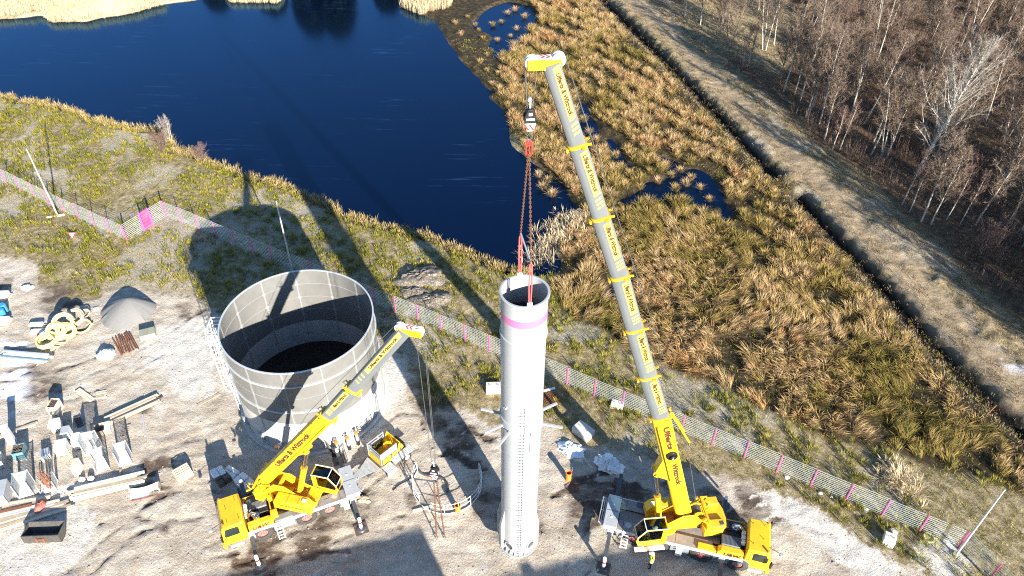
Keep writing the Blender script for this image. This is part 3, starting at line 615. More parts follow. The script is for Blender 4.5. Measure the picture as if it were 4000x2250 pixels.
def tree_meshes(seed, bark, twigm, **kw):
    tr, li, tw = bare_tree(seed, **kw)
    tm = []
    for k in range(0, len(tr), 9): v1, f1 = tri_tubes(tr[k:k+9], 6); tm.append(np_mesh('trunk', v1, f1, None, [bark], True))
    v2, f2 = tri_tubes(li, 3); lm = np_mesh('limbs', v2, f2, None, [M['limb'] if bark is M['bark'] and kw['h'] < 15 else bark])
    v3, f3 = twig_tris(tw); wm = np_mesh('twigs', v3, f3, None, [twigm])
    return tm, lm, wm
KIND = {}
for i in range(4): KIND['birch', i] = tree_meshes(20+i, M['bark'], M['twig'], h=10.5+i*.9, crown0=.3, cw=2.6, nl=38, upright=.5, tr=.10, tw=16, twr=.02)
for i in range(2): KIND['double', i] = tree_meshes(30+i, M['bark'], M['twig'], h=11, crown0=.3, cw=2.6, nl=46, upright=.5, tr=.12, stems=2+i, tw=15, twr=.02)
for i in range(3): KIND['dark', i] = tree_meshes(40+i, M['bark_dark'], M['twig'], h=7.5+i, crown0=.15, cw=3.0, nl=46, upright=.40, tr=.11, stems=1+(i == 2), tw=18, twr=.02)
for i in range(2): KIND['sapling', i] = tree_meshes(50+i, M['bark'], M['twig_red'], h=6.2+i, crown0=.3, cw=1.2, nl=22, upright=.62, tr=.06, tw=11, twr=.013)
for i in range(2): KIND['bush', i] = tree_meshes(60+i, M['bark_dark'], M['twig' if i else 'twig_red'], h=4.4, crown0=.06, cw=2.2, nl=44, upright=.5, tr=.05, stems=4, tw=16, twr=.016)
KIND['big', 0] = tree_meshes(70, M['bark'], M['twig_pale'], h=15.5, crown0=.24, cw=5.6, nl=66, upright=.5, tr=.27, tw=24, twr=.018, stems=1)
KIND['willow', 0] = tree_meshes(75, M['bark'], M['twig_pale'], h=3.6, crown0=.06, cw=1.2, nl=40, upright=.75, tr=.05, stems=7, tw=9, twr=.012)
LAB = {'birch': ('white barked birch', 'birches'), 'double': ('birch forking into several stems', 'forked birches'), 'dark': ('grey brown bare tree', 'dark bare trees'),
       'sapling': ('slim reddish young birch', 'young birches'), 'bush': ('low brown bush', 'bare bushes')}
def tree(kind, i, x, y, s=1.0, rz=None, label=None, cat='tree', name=None, group=True, tilt=0.0):
    nm = name or {'birch': 'birch_tree', 'double': 'birch_tree', 'dark': 'bare_tree', 'sapling': 'young_birch_tree', 'bush': 'bush'}[kind]
    lb, gp = LAB.get(kind, (None, None))
    if not label and lb:
        q_ = np.array([x, y]); dq = float(gsample(L['track'], np.array([x]), np.array([y]))[0])
        row = 'in the front row by the track' if dq < 9 else 'behind the front row' if dq < 20 else 'deep inside the forest'
        part = 'near the top edge' if y > 95 else 'in the upper half' if y > 72 else 'at mid height' if y > 54 else 'near the lower right end'
        lb = lb.split('|')[0]+' '+row+', '+part; gp = gp+' '+row+', '+part
    t = thing(nm, label or lb, 'bush' if kind == 'bush' else cat, (x, y, float(hz(x, y))), random.uniform(0, 6.28) if rz is None else rz, gp if (group and not label) else None)
    t.scale = (s, s, s*random.uniform(.94, 1.06)); t.rotation_euler.x = random.gauss(0, .03)+tilt; t.rotation_euler.y = random.gauss(0, .03)
    a, b, c = KIND[kind, i]; tk = [link('trunk', a_, t) for a_ in a][0]; o_ = link('limbs', b, tk); o_['kind'] = 'stuff'; o_ = link('crown', c, t); o_['kind'] = 'stuff'; return t
fz = lambda X, Y: at(2400+X/1.61, Y/1.61)
p = fz(1893, 1120); tree('big', 0, p.x, p.y, 1.0, 1.0, 'largest pale birch with a broad fan of fine grey twigs at the forest edge', name='birch_tree')
p = fz(690, 150); tree('double', 0, p.x, p.y, 1.05, .4, 'dark footed twin birch leaning over the tan clearing near the top of the photo', name='birch_tree')
used = [(0, 0)]
spots = [('double',1,940,330),('birch',0,1215,748),('birch',1,1200,745),('birch',2,1320,885),('double',0,1500,742),('birch',3,1572,785),('birch',0,1625,905),('double',1,1690,1012),('birch',1,1715,1004),('birch',2,1922,905),('birch',3,1990,1062),('sapling',0,1370,945),('sapling',1,1415,950),('birch',2,1610,985),('sapling',1,1805,1300),('sapling',0,1850,1345),('birch',0,1925,1405),('birch',1,1985,1425),('sapling',0,2080,1400),('sapling',1,2170,1420),('birch',3,1060,590),('birch',0,1130,600),('birch',1,1165,640),('sapling',0,806,430),('sapling',1,835,430),('birch',2,535,180),('birch',1,440,110),('dark',0,1450,470),('double',0,2390,1290),('birch',2,2260,1440),('birch',3,2480,1440),('birch',1,1285,790),('birch',2,1240,560),('birch',3,905,70),('birch',0,1000,300),('dark',1,2420,110),('sapling',1,2440,1470),('birch',2,2540,1500),('birch',0,2560,1560)]
for kd, i, X, Y in spots:
    p = fz(X, Y); tree(kd, i, p.x, p.y, random.uniform(.9, 1.1)); used.append((p.x, p.y))
cnt = 0; tries = 0
while cnt < 190 and tries < 9000:
    tries += 1; x, y = random.uniform(24, 112), random.uniform(36, 150)
    if not gsample(forest, x, y) > .9 or gsample(clear, x, y) > (.15 if random.random() < .9 else 2) or not inview(np.array([x]), np.array([y]), 1.18)[0]: continue
    dmin = 3.0 if y > 60 else 2.4
    if min((x-a)**2+(y-b)**2 for a, b in used) < dmin**2: continue
    used.append((x, y)); u = random.random()
    kd, i = ('birch', random.randrange(4)) if u < .20 else ('double', random.randrange(2)) if u < .25 else ('dark', random.randrange(3)) if u < .66 else ('sapling', random.randrange(2)) if u < .74 else ('bush', random.randrange(2))
    tree(kd, i, x, y, random.uniform(.8, 1.12)); cnt += 1
cnt = 0; tries = 0                                              # trees right of the frame whose shadows lie across the track
while cnt < 60 and tries < 9000:
    tries += 1; x, y = random.uniform(38, 85), random.uniform(22, 66)
    if not gsample(forest, x, y) > .8 or inview(np.array([x]), np.array([y]), 1.0)[0] or not inview(np.array([x+SD.x*22]), np.array([y+SD.y*22]), 1.0)[0]: continue
    if min((x-a)**2+(y-b)**2 for a, b in used) < 2.2**2: continue
    used.append((x, y)); tree(*(('dark', random.randrange(3)) if random.random() < .6 else ('birch', random.randrange(4))), x, y, random.uniform(.85, 1.15)); cnt += 1
# brushwood below the trees: nobody could count it
bs = []
for _ in range(3400):
    x, y = random.uniform(22, 110), random.uniform(34, 145)
    if gsample(forest, x, y) < .55 or gsample(clear, x, y) > .4 or not inview(np.array([x]), np.array([y]))[0]: continue
    bs.append((x, y))
bs = np.array(bs); v_, f_, a_ = blades(bs[:, 0], bs[:, 1], hz(bs[:, 0], bs[:, 1]), 30, .6, rng.uniform(.8, 2.4, len(bs)), .55, .016, -.1, None, rng.random(len(bs)))
Gr['brush'] = grass_material('brushwood', [(.07, .045, .035), (.11, .08, .06)], [(.13, .075, .065), (.19, .14, .12), (.22, .13, .07)])
stuff('brushwood', 'thin purple brown brushwood under the bare forest trees', [(v_, f_, a_)], Gr['brush'])
# loose stones and clods on the work yard
x, y = scatter(15000, (-56, 34), (22, 62)); ok = (gsample(site, x, y) > .6) & inview(x, y) & (np.hypot(x-TCX, y-TCY) > 5.8) & (fbm(x, y, .35, 3, 2)+.25*rng.random(len(x)) > .58); x, y = x[ok], y[ok]
n_ = len(x); sz = .025+.05*rng.random(n_)**3+.04*(rng.random(n_) > .985); dv = rng.normal(0, 1, (n_, 6, 3)); base_ = np.array([[1,0,0],[0,1,0],[-1,0,0],[0,-1,0],[0,0,1],[0,0,-1.]])
V_ = (base_[None]*rng.uniform(.6, 1.2, (n_, 6, 1))+.15*dv)*sz[:, None, None]*np.array([1.2, 1.0, .5]); V_ = V_+np.stack([x, y, hz(x, y)+sz*.25], -1)[:, None, :]; i_ = np.arange(n_)*6
F_ = np.concatenate([np.stack([i_+a, i_+(a+1) % 4, i_+4], -1) for a in range(4)]+[np.stack([i_+(a+1) % 4, i_+a, i_+5], -1) for a in range(4)])
ob = link('gravel', np_mesh('gravel', V_.reshape(-1, 3), F_, None, [mat('stones and clods', (.34, .29, .23), .95, var=.5, scale=1.5)])); ob['kind'] = 'stuff'; tag(ob, 'loose stones and clods of soil scattered over the sandy yard', 'gravel')
# willow on the pond's shore and low reddish bushes there
p = dpt(425, 352); tree('willow', 0, p.x, p.y, 1.0, .3, 'pale bare willow bush standing at the pond edge beyond the fence', 'bush', 'willow_bush')
p = dpt(410, 388); tree('bush', 0, p.x, p.y, .7, .3, 'brown twiggy bush below the pale willow at the pond edge', 'bush', 'bush')
p = dpt(505, 402); tree('bush', 0, p.x, p.y, .55, 1.3, 'reddish twig bush at the water right of the pale willow', 'bush', 'bush')
# trees on the far shore, above the frame: the pond mirrors them
def conifer(seed, h, wd):
    r = np.random.default_rng(seed); V = []
    for i in range(2600):
        t = r.random()**.8; a = r.uniform(0, 6.28); rad = wd*math.sqrt(max(0, 1-(1.6*t-.6)**2 if t > .375 else 1-(.6-1.6*t)**2*.8))*r.uniform(.2, 1)**.5+.1; c = np.array([math.cos(a)*rad, math.sin(a)*rad, h*(.12+.88*t)]); q = r.normal(0, .3, (3, 3)); V.append(c+q)
    V = np.array(V).reshape(-1, 3); return np_mesh('needles', V, np.arange(len(V)).reshape(-1, 3), None, [M['conifer']])
CM = [conifer(1, 6.0, 2.6), conifer(2, 10.5, 3.6)]
for j, (px, h_) in enumerate(((250, 0), (300, 0), (480, 0), (640, 0), (740, 1), (790, 1), (810, 1), (950, 0))):
    p = dpt(px, -18); t = thing('conifer_tree', 'dark conifer on the far shore whose reflection darkens the pond', 'tree', (p.x, p.y+9+j % 3, .2), j*1.3, 'conifers on the far shore'); link('crown', CM[h_], t); MB().cyl((0, 0, -.2), (0, 0, 3), .22, .18, 8).build('trunk', M['bark_dark'], t)

# ------------------------------------------------------------------ lettering
_tc = {}
def text_mesh(txt, size, m, bold=.012, depth=.006, shear=0.0):
    k = (txt, round(size, 3), m.name, shear)
    if k in _tc: return _tc[k]
    c = bpy.data.curves.new('lettering', 'FONT'); c.body = txt; c.size = size; c.offset = bold*size; c.extrude = depth; c.resolution_u = 2
    c.align_x = 'CENTER'; c.align_y = 'CENTER'; c.shear = shear
    o = bpy.data.objects.new('lettering', c); COL.objects.link(o); dg = bpy.context.evaluated_depsgraph_get(); dg.update()
    me = bpy.data.meshes.new_from_object(o.evaluated_get(dg)); COL.objects.unlink(o); bpy.data.objects.remove(o); bpy.data.curves.remove(c)
    me.materials.clear(); me.materials.append(m); _tc[k] = me; return me
def lettering(txt, size, pos, xdir, ydir, parent, m=None, fit=None, bold=.012, shear=0.0):
    """flat letters lying in the plane of xdir (reading direction) and ydir (up of the letters)"""
    me = text_mesh(txt, size, m or M['letter'], bold, .005, shear); x = Vector(xdir).normalized(); y = Vector(ydir).normalized(); z = x.cross(y)
    o = link('lettering', me, parent); sx = 1.0
    if fit:
        wx = max(v.co.x for v in me.vertices)-min(v.co.x for v in me.vertices); sx = fit/wx
    o.matrix_local = Matrix(((x.x*sx, y.x, z.x, pos[0]), (x.y*sx, y.y, z.y, pos[1]), (x.z*sx, y.z, z.z, pos[2]), (0, 0, 0, 1)))
    return o

# ------------------------------------------------------------------ the bolted storage tank
TC = Vector((-15.76, 40.343)); TR, TH = 5.50, 8.8
def tank_shell(name, col, rough, spec):
    return mat(name, col, rough, .0, var=.10, scale=.9, dirt=(.22, .21, .19), dirt_amt=.25, spec=spec)
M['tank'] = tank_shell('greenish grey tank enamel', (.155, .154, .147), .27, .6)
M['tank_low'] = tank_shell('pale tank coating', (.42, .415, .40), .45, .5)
M['seam'] = mat('white sealant', (.27, .275, .27), .5, var=.06)
tank = thing('storage_tank', 'big open round grey tank of bolted panels behind the left crane', 'storage tank', (TC.x, TC.y, 0))
NP, RH, SEAM0 = 13, 1.34, R(-116.5)
tops = [TH-RH*k for k in range(7)]; tops[6] = 0.0
for row in range(6):
    z1, z0 = tops[row], tops[row+1]; da = 2*math.pi/NP
    for upper in (True,):
        q = MB(); n = 8; rings = []
        for k in range(n+1):
            t = -da/2+da*k/n; t = max(-da/2+.0015, min(da/2-.0015, t)); c_, s_ = math.cos(t), math.sin(t)
            rings.append([((TR-.012)*c_, (TR-.012)*s_, z0+.004), ((TR+.012)*c_, (TR+.012)*s_, z0+.004), ((TR+.012)*c_, (TR+.012)*s_, z1-.004), ((TR-.012)*c_, (TR-.012)*s_, z1-.004)])
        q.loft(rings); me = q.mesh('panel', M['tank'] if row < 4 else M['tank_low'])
    for k in range(NP):
        o = link('panel', me, tank); o.rotation_euler.z = SEAM0+(k+.5)*da
sv = MB(); bl = MB()
def pyr(B, p, nrm, r):
    p = Vector(p); nrm = Vector(nrm); t = Vector((-nrm.y, nrm.x, 0)); u = Vector((0, 0, 1))
    B.add([p+t*r, p+u*r, p-t*r, p-u*r, p+nrm*r*1.1], [(0,1,4),(1,2,4),(2,3,4),(3,0,4)])
for side in (1, -1):
    rr = TR+side*.016
    for k in range(NP):
        a = SEAM0+k*2*math.pi/NP; e = Vector((math.cos(a), math.sin(a), 0)); t = Vector((-e.y, e.x, 0)); lo = .35 if side > 0 else 2.0
        if side < 0: lo = 2.12
        sv.bar(e*rr+Vector((0,0,lo)), e*rr+Vector((0,0,TH-.02)), .055, .006, up=e)
        for s_ in (-.07, .07):
            z = lo+.05
            while z < TH-.05: pyr(bl, e*(rr+side*.004)+t*s_+Vector((0,0,z)), e*side, .028); z += .115
        if side < 0:
            for row in range(1, 6):
                sv.cyl(e*(rr-.002)+Vector((0,0,tops[row])), e*(rr-.012)+Vector((0,0,tops[row])), .14, .11, 10)
    for row in range(1, 5 if side > 0 else 6):
        z = tops[row]; n = 104
        for k in range(n):
            a0, a1 = 2*math.pi*k/n, 2*math.pi*(k+1)/n
            sv.bar((rr*math.cos(a0), rr*math.sin(a0), z), (rr*math.cos(a1), rr*math.sin(a1), z), .004, .022)
        n = 300
        for k in range(n):
            a = 2*math.pi*k/n; e = Vector((math.cos(a), math.sin(a), 0)); pyr(bl, e*(rr+side*.004)+Vector((0,0,z)), e*side, .026)
sv.build('seam_strip', M['seam'], tank); o = bl.build('bolts', M['seam'], tank, ang=10); o['kind'] = 'stuff'
def ring(z, r0, r1, h, n=104):
    q = MB(); rg = []
    for k in range(n):
        a = 2*math.pi*k/n; c_, s_ = math.cos(a), math.sin(a); rg.append([(r0*c_, r0*s_, z), (r1*c_, r1*s_, z), (r1*c_, r1*s_, z+h), (r0*c_, r0*s_, z+h)])
    rg.append(rg[0]); q.loft(rg, cap=False); return q
ring(TH-.03, TR-.03, TR+.075, .06).build('rim', M['galv'], tank)
for z in (tops[1]-.09, tops[3]-.09): ring(z, TR+.025, TR+.12, .07).build('stiffener_ring', M['galv'], tank)
ring(-.1, TR+.03, TR+.34, .28).build('foundation_ring', M['concrete'], tank)
MB().cyl((0,0,.5), (0,0,1.0), TR-.02, None, 64).build('liquid', mat('black liquid', (.016, .011, .008), .10, var=.4), tank)
# manholes, valves with orange hand wheels
def onwall(deg, r, z): a = R(deg); return Vector((math.cos(a)*r, math.sin(a)*r, z))
for dg in (-124, -146):
    q = MB(); q.cyl(onwall(dg, TR, .9), onwall(dg, TR+.22, .9), .36, None, 20); q.cyl(onwall(dg, TR+.22, .9), onwall(dg, TR+.27, .9), .44, None, 20); q.build('manhole', M['dull_galv'], tank)
for dg in (-104, -97.5, -63, -55, -48):
    q = MB(); e = onwall(dg, 1, 0); z = 1.1
    q.cyl(e*TR+Vector((0,0,z)), e*(TR+.7)+Vector((0,0,z)), .10, None, 10); q.cyl(e*(TR+.7)+Vector((0,0,z+.12)), e*(TR+.75)+Vector((0,0,0)), .10, None, 10); q.cyl(e*(TR+.3)+Vector((0,0,z)), e*(TR+.36)+Vector((0,0,z)), .19, None, 12)
    v = q.build('valve', M['galv'], tank)
    MB().cyl(e*(TR+.7)+Vector((0,0,z+.12)), e*(TR+.7)+Vector((0,0,z+.34)), .13, .15, 10).build('cap', M['orange'], v)
    MB().cyl(e*(TR+.75)+Vector((0,0,.02)), e*(TR+.75)+Vector((0,0,.5)), .13, None, 10).build('pipe_stub', M['black'], v)
# access platform with railings and a caged ladder on the left side
e = onwall(184, 1, 0); t = Vector((-e.y, e.x, 0)); U = Vector((0,0,1))
q = MB(); b0 = e*(TR+.12)+U*7.0; b1 = e*(TR+1.15)+U*7.0
q.bar(b0+t*.55-t*0+(b1-b0)*.5, b0-t*1.15+(b1-b0)*.5, 1.03, .05)
q.bar(b0+t*.55, b1+t*.55, .07, .12); q.bar(b0-t*1.15, b1-t*1.15, .07, .12); q.bar(b1+t*.55, b1-t*1.15, .07, .12)
for s_ in (.4, -1.0): q.bar(e*(TR+.03)+U*6.0+t*s_, b1-e*.1+t*s_, .06, .06)
pf = q.build('platform', M['white'], tank)
q = MB()
for z in (.4, .75, 1.1):
    q.bar(b1+t*.55+U*z, b1-t*1.15+U*z, .05, .05); q.bar(b0-t*1.15+U*z, b1-t*1.15+U*z, .05, .05); q.bar(b0+t*.55+U*z, b1+t*.55+U*z, .05, .05)
for s_ in (.55, 0, -.6, -1.15): q.bar(b1+t*s_, b1+t*s_+U*1.12, .05, .05)
q.bar(b0-t*1.15, b0-t*1.15+U*1.12, .05, .05); q.bar(b0+t*.55, b0+t*.55+U*1.12, .05, .05)
q.build('railing', M['white'], pf)
lc = e*(TR+.28)+t*1.0
q = MB()
for s_ in (-.22, .22): q.bar(lc+t*s_+U*.3, lc+t*s_+U*8.1, .05, .05)
z = .5
while z < 8: q.bar(lc-t*.22+U*z, lc+t*.22+U*z, .03, .03); z += .28
ldr = q.build('ladder', M['white'], tank)
q = MB()
for z in (2.6, 3.5, 4.4, 5.3, 6.2, 7.1, 8.0):
    pts = [lc+t*(.36*math.cos(a))+e*(.05+.62*math.sin(a))+U*z for a in [math.pi*k/8 for k in range(9)]]
    for a_, b_ in zip(pts[:-1], pts[1:]): q.bar(a_, b_, .02, .06)
for k in (0, 2, 4, 6, 8):
    a = math.pi*k/8; pp = lc+t*(.36*math.cos(a))+e*(.05+.62*math.sin(a)); q.bar(pp+U*2.6, pp+U*8.0, .04, .02, up=e)
q.build('ladder_cage', M['white'], ldr)

# ------------------------------------------------------------------ the hanging white steel column
CX, CY, CB, CT = .607, 27.235, 1.0, 23.17
M['column'] = mat('off white column paint', (.335, .345, .355), .4, var=.03, dirt=(.27,.27,.265), dirt_amt=.2)
M['column_in'] = mat('grey inner column paint', (.28, .28, .27), .6, var=.08)
M['weld'] = mat('weld seam paint', (.285, .29, .30), .5, var=.1)
col = thing('steel_column', 'tall white steel tube column with pink stripe hanging from the right crane', 'steel column', (CX, CY, 0))
def tubeshell(z0, z1, ri, ro, n=56):
    q = MB(); rg = []
    for k in range(n):
        a = 2*math.pi*k/n; c_, s_ = math.cos(a), math.sin(a); rg.append([(ri*c_, ri*s_, z0), (ro*c_, ro*s_, z0), (ro*c_, ro*s_, z1), (ri*c_, ri*s_, z1)])
    rg.append(rg[0]); return q.loft(rg, cap=False)
CR = 1.155
tubeshell(14.1, CT-.1, CR-.03, CR).build('upper_tube', M['column'], col); tubeshell(CB, 14.094, CR-.055, CR-.02).build('lower_tube', M['column'], col)
tubeshell(CT-.1, CT, CR-.05, 1.235).build('rim_flange', M['column'], col, .02)
tubeshell(20.45, 20.62, CR-.02, 1.215).build('stiffener_ring', M['column'], col, .03)
for z_ in (3.6, 6.2, 8.8, 11.4, 16.6, 19.0): tubeshell(z_, z_+.035, CR-.03, CR+(.006 if z_ > 14 else -.012)).build('weld_seam', M['weld'], col)
tubeshell(21.70, 22.16, CR-.01, CR+.004).build('pink_stripe', M['pinkband'], col)
tubeshell(21.2, 21.5, CR-.14, CR-.028).build('inner_ring', M['dark_grey'], col); tubeshell(14.3, CT-1.3, CR-.04, CR-.031).build('lining', M['column_in'], col)
tubeshell(13.75, 14.3, CR-.02, 1.215).build('collar', M['column'], col, .02)
tubeshell(CB, CB+.06, CR-.06, 1.31).build('base_flange', M['column'], col)
q = MB(); q.prism([(CR-.03, CB+.06), (1.29, CB+.06), (1.17, CB+.42), (CR-.03, CB+.42)], -.012, .012); gm = q.mesh('gusset', M['column'])
for k in range(24):
    o = link('gusset', gm, col); o.rotation_euler.z = 2*math.pi*k/24+.05
q = MB(); q.prism([(CR-.06, 5.5), (CR-.03, 5.5), (1.42, 4.0), (1.42, CB+.55), (1.30, CB+.2), (CR-.06, CB+.2)], -.03, .03); fm = q.mesh('fin', M['column'])
for dg in (-150, -25, 35, 90, 170, 215):
    o = link('fin', fm, col); o.rotation_euler.z = R(dg)
for dg in (-122, -48):
    a = R(dg); e = Vector((math.cos(a), math.sin(a), 0)); q = MB(); c_ = e*(CR-.05)+Vector((0,0,1.9)); t = Vector((-e.y, e.x, 0))
    rg = []
    for r_, d_ in ((.33, 0), (.33, .10), (.27, .10), (.27, .02)): rg.append([c_+e*d_+t*(r_*math.cos(x_))*1.0+Vector((0,0,r_*math.sin(x_)*1.15)) for x_ in [2*math.pi*k/24 for k in range(24)]])
    mh = q.loft(rg).build('manhole', M['column'], col); MB().cyl(c_+e*.02, c_+e*.05, .26, None, 24).build('cover', M['dark_grey'], mh)
for dg, zz_ in ((-150, 13.8), (-122, 13.75), (-12, 13.5), (30, 13.6), (75, 13.6), (120, 13.7), (165, 13.7)):
    a = R(dg); e = Vector((math.cos(a), math.sin(a), 0)); q = MB(); q.bar(e*1.1+Vector((0,0,zz_)), e*2.35+Vector((0,0,zz_)), .11, .14); q.bar(e*1.18+Vector((0,0,zz_-.25)), e*1.18+Vector((0,0,zz_+.3)), .2, .05, up=e)
    q.build('bracket_beam', M['column'], col)
a = R(-64); e = Vector((math.cos(a), math.sin(a), 0)); MB().bar(e*1.2+Vector((0,0,13.7)), e*1.75+Vector((0,0,12.2)), .04, .04).build('tie_rod', M['dull_galv'], col)
a = R(-86.5); e = Vector((math.cos(a), math.sin(a), 0)); t = Vector((-e.y, e.x, 0)); q = MB()
q.bar(e*(CR+.10)+t*.10+U*1.1, e*(CR+.10)+t*.10+U*15.9, .025, .025)
ldr = q.build('ladder', M['dull_galv'], col)
q = MB(); q.bar(-t*.21, t*.21, .026, .026); q.bar(-t*.06-e*.1, -t*.06, .09, .05); rm = q.mesh('rung', M['dull_galv'])
z = 1.25
while z < 15.8:
    if not 13.6 < z < 14.4: o = link('rung', rm, ldr); o.location = e*(CR+.10)+U*z
    z += .28
for dg in (-78, 102):
    a = R(dg); e = Vector((math.cos(a), math.sin(a), 0)); q = MB(); q.prism([(1.08, CT-.05), (1.14, CT-.05), (1.14, CT+.2), (1.08, CT+.2)], -.13, .13); o = q.build('lifting_lug', M['column'], col); o.rotation_euler.z = a
for dg, z in ((-140, 15.5), (-135, 15.52)):
    a = R(dg); e = Vector((math.cos(a), math.sin(a), 0)); MB().cyl(e*1.1+U*z, e*1.3+U*z, .06, None, 10).build('nozzle', M['column'], col)
# slings, spreader bar and chains between column and hook
LUG = [Vector((CX, CY, 0))+Vector((math.cos(R(g_)), math.sin(R(g_)), 0))*1.11+Vector((0, 0, CT+.12)) for g_ in (-78, 102)]
SP = [Vector((l_.x, l_.y, 25.75)) for l_ in LUG]; HOOK = Vector((CX+.03, CY-.02, 31.15))
sl = thing('lifting_chain', 'two rusty chains and a grey spreader bar hanging below the black hook block', 'lifting chain', HOOK)
q = MB(); q.bar(SP[0]-HOOK, SP[1]-HOOK, .07, .07); q.build('spreader_bar', M['dull_galv'], sl)
def chain(parent, a, b, n, r=.05, m=None):
    d = (b-a)/n; dd = d.normalized(); q0 = Vector((1,0,0)); u = dd.cross(q0).normalized(); v = dd.cross(u); B = MB()
    for i in range(n):
        c_ = a+d*(i+.5); e_ = u if i % 2 else v; L2 = d.length*.78
        B.tube([c_+dd*(L2*math.sin(x_))+e_*(r*math.cos(x_)) for x_ in [2*math.pi*k/8 for k in range(8)]], r*.34, 5, True)
    return B.build('chain', m or M['chain'], parent)
for s_ in SP: chain(sl, Vector((0,0,0)), s_-HOOK, 52, .04)
q = MB()
for k in (-1, 1): q.tube([(k*.06+.1*math.cos(x_)*.6, 0, -.2+.34*math.sin(x_)) for x_ in [2*math.pi*i/12 for i in range(12)]], .04, 6, True)
q.build('shackle', M['red'], sl)
for i, (a_, b_) in enumerate(zip(SP, LUG)):
    s_ = thing('round_sling', ('red round sling at the near lug of the white column', 'red round sling at the far lug of the white column')[i], 'sling', b_); d_ = a_-b_; q = MB()
    for k in (-.045, .045): q.tube([(k, 0, .02), (k*1.4, 0, d_.z*.5), (k, 0, d_.z-.1)], .035, 6)
    q.tube([(-.05, 0, d_.z-.1), (0, 0, d_.z), (.05, 0, d_.z-.1)], .035, 6); q.build('strands', M['sling'], s_); MB().tube([(.06*math.cos(x_), 0, .02+.08*math.sin(x_)) for x_ in [2*math.pi*i/10 for i in range(10)]], .02, 6, True).build('shackle', M['galv'], s_)

# ------------------------------------------------------------------ mobile cranes
def wheel(parent, x, y):
    s = 1 if y > 0 else -1; q = MB(); n = 28; R0, W = .70, .22; prof = [(-W, .36), (-W, .62), (-W*.8, .69), (W*.8, .70), (W, .63), (W, .36)]
    rg = []
    for k in range(n):
        a = 2*math.pi*k/n; rg.append([(x+r_*math.cos(a), y+d_, .70+r_*math.sin(a)) for d_, r_ in prof])
    rg.append(rg[0]); wh = q.loft(rg, cap=False).build('wheel', M['rubber'], parent)
    q = MB(); o_ = y+s*.19
    for k in range(40):
        a = 2*math.pi*k/40; q.bar((x+.70*math.cos(a), y-.2, .70+.70*math.sin(a)), (x+.70*math.cos(a+.05), y+.2, .70+.70*math.sin(a+.05)), .035, .03, up=(math.cos(a), 0, math.sin(a)))
    q.build('tread', M['rubber'], wh)
    q = MB(); q.cyl((x, y-s*.15, .70), (x, y+s*.12, .70), .375, None, 24); q.cyl((x, y+s*.12, .70), (x, y+s*.17, .70), .37, .27, 24); q.cyl((x, y+s*.12, .70), (x, y+s*.26, .70), .16, .13, 14); q.build('rim', M['rim'], wh)
    q = MB()
    for k in range(10): a = 2*math.pi*k/10; q.cyl((x+.23*math.cos(a), y+s*.17, .70+.23*math.sin(a)), (x+.23*math.cos(a), y+s*.21, .70+.23*math.sin(a)), .028, None, 6)
    q.build('wheel_nuts', M['dark_grey'], wh)
def boom_ring(o, X, Z, Y, s, w_, d_):
    # rounded box: flat top, round belly
    prof = [(-.5, .5), (.5, .5), (.5, -.16), (.44, -.33), (.28, -.46), (0, -.5), (-.28, -.46), (-.44, -.33), (-.5, -.16)]
    prof = [(-.44, .5), (.44, .5), (.5, .44)] + prof[2:] + [(-.5, .44)]
    return [o+X*s+Y*(a*w_)+Z*(b*d_) for a, b in prof]
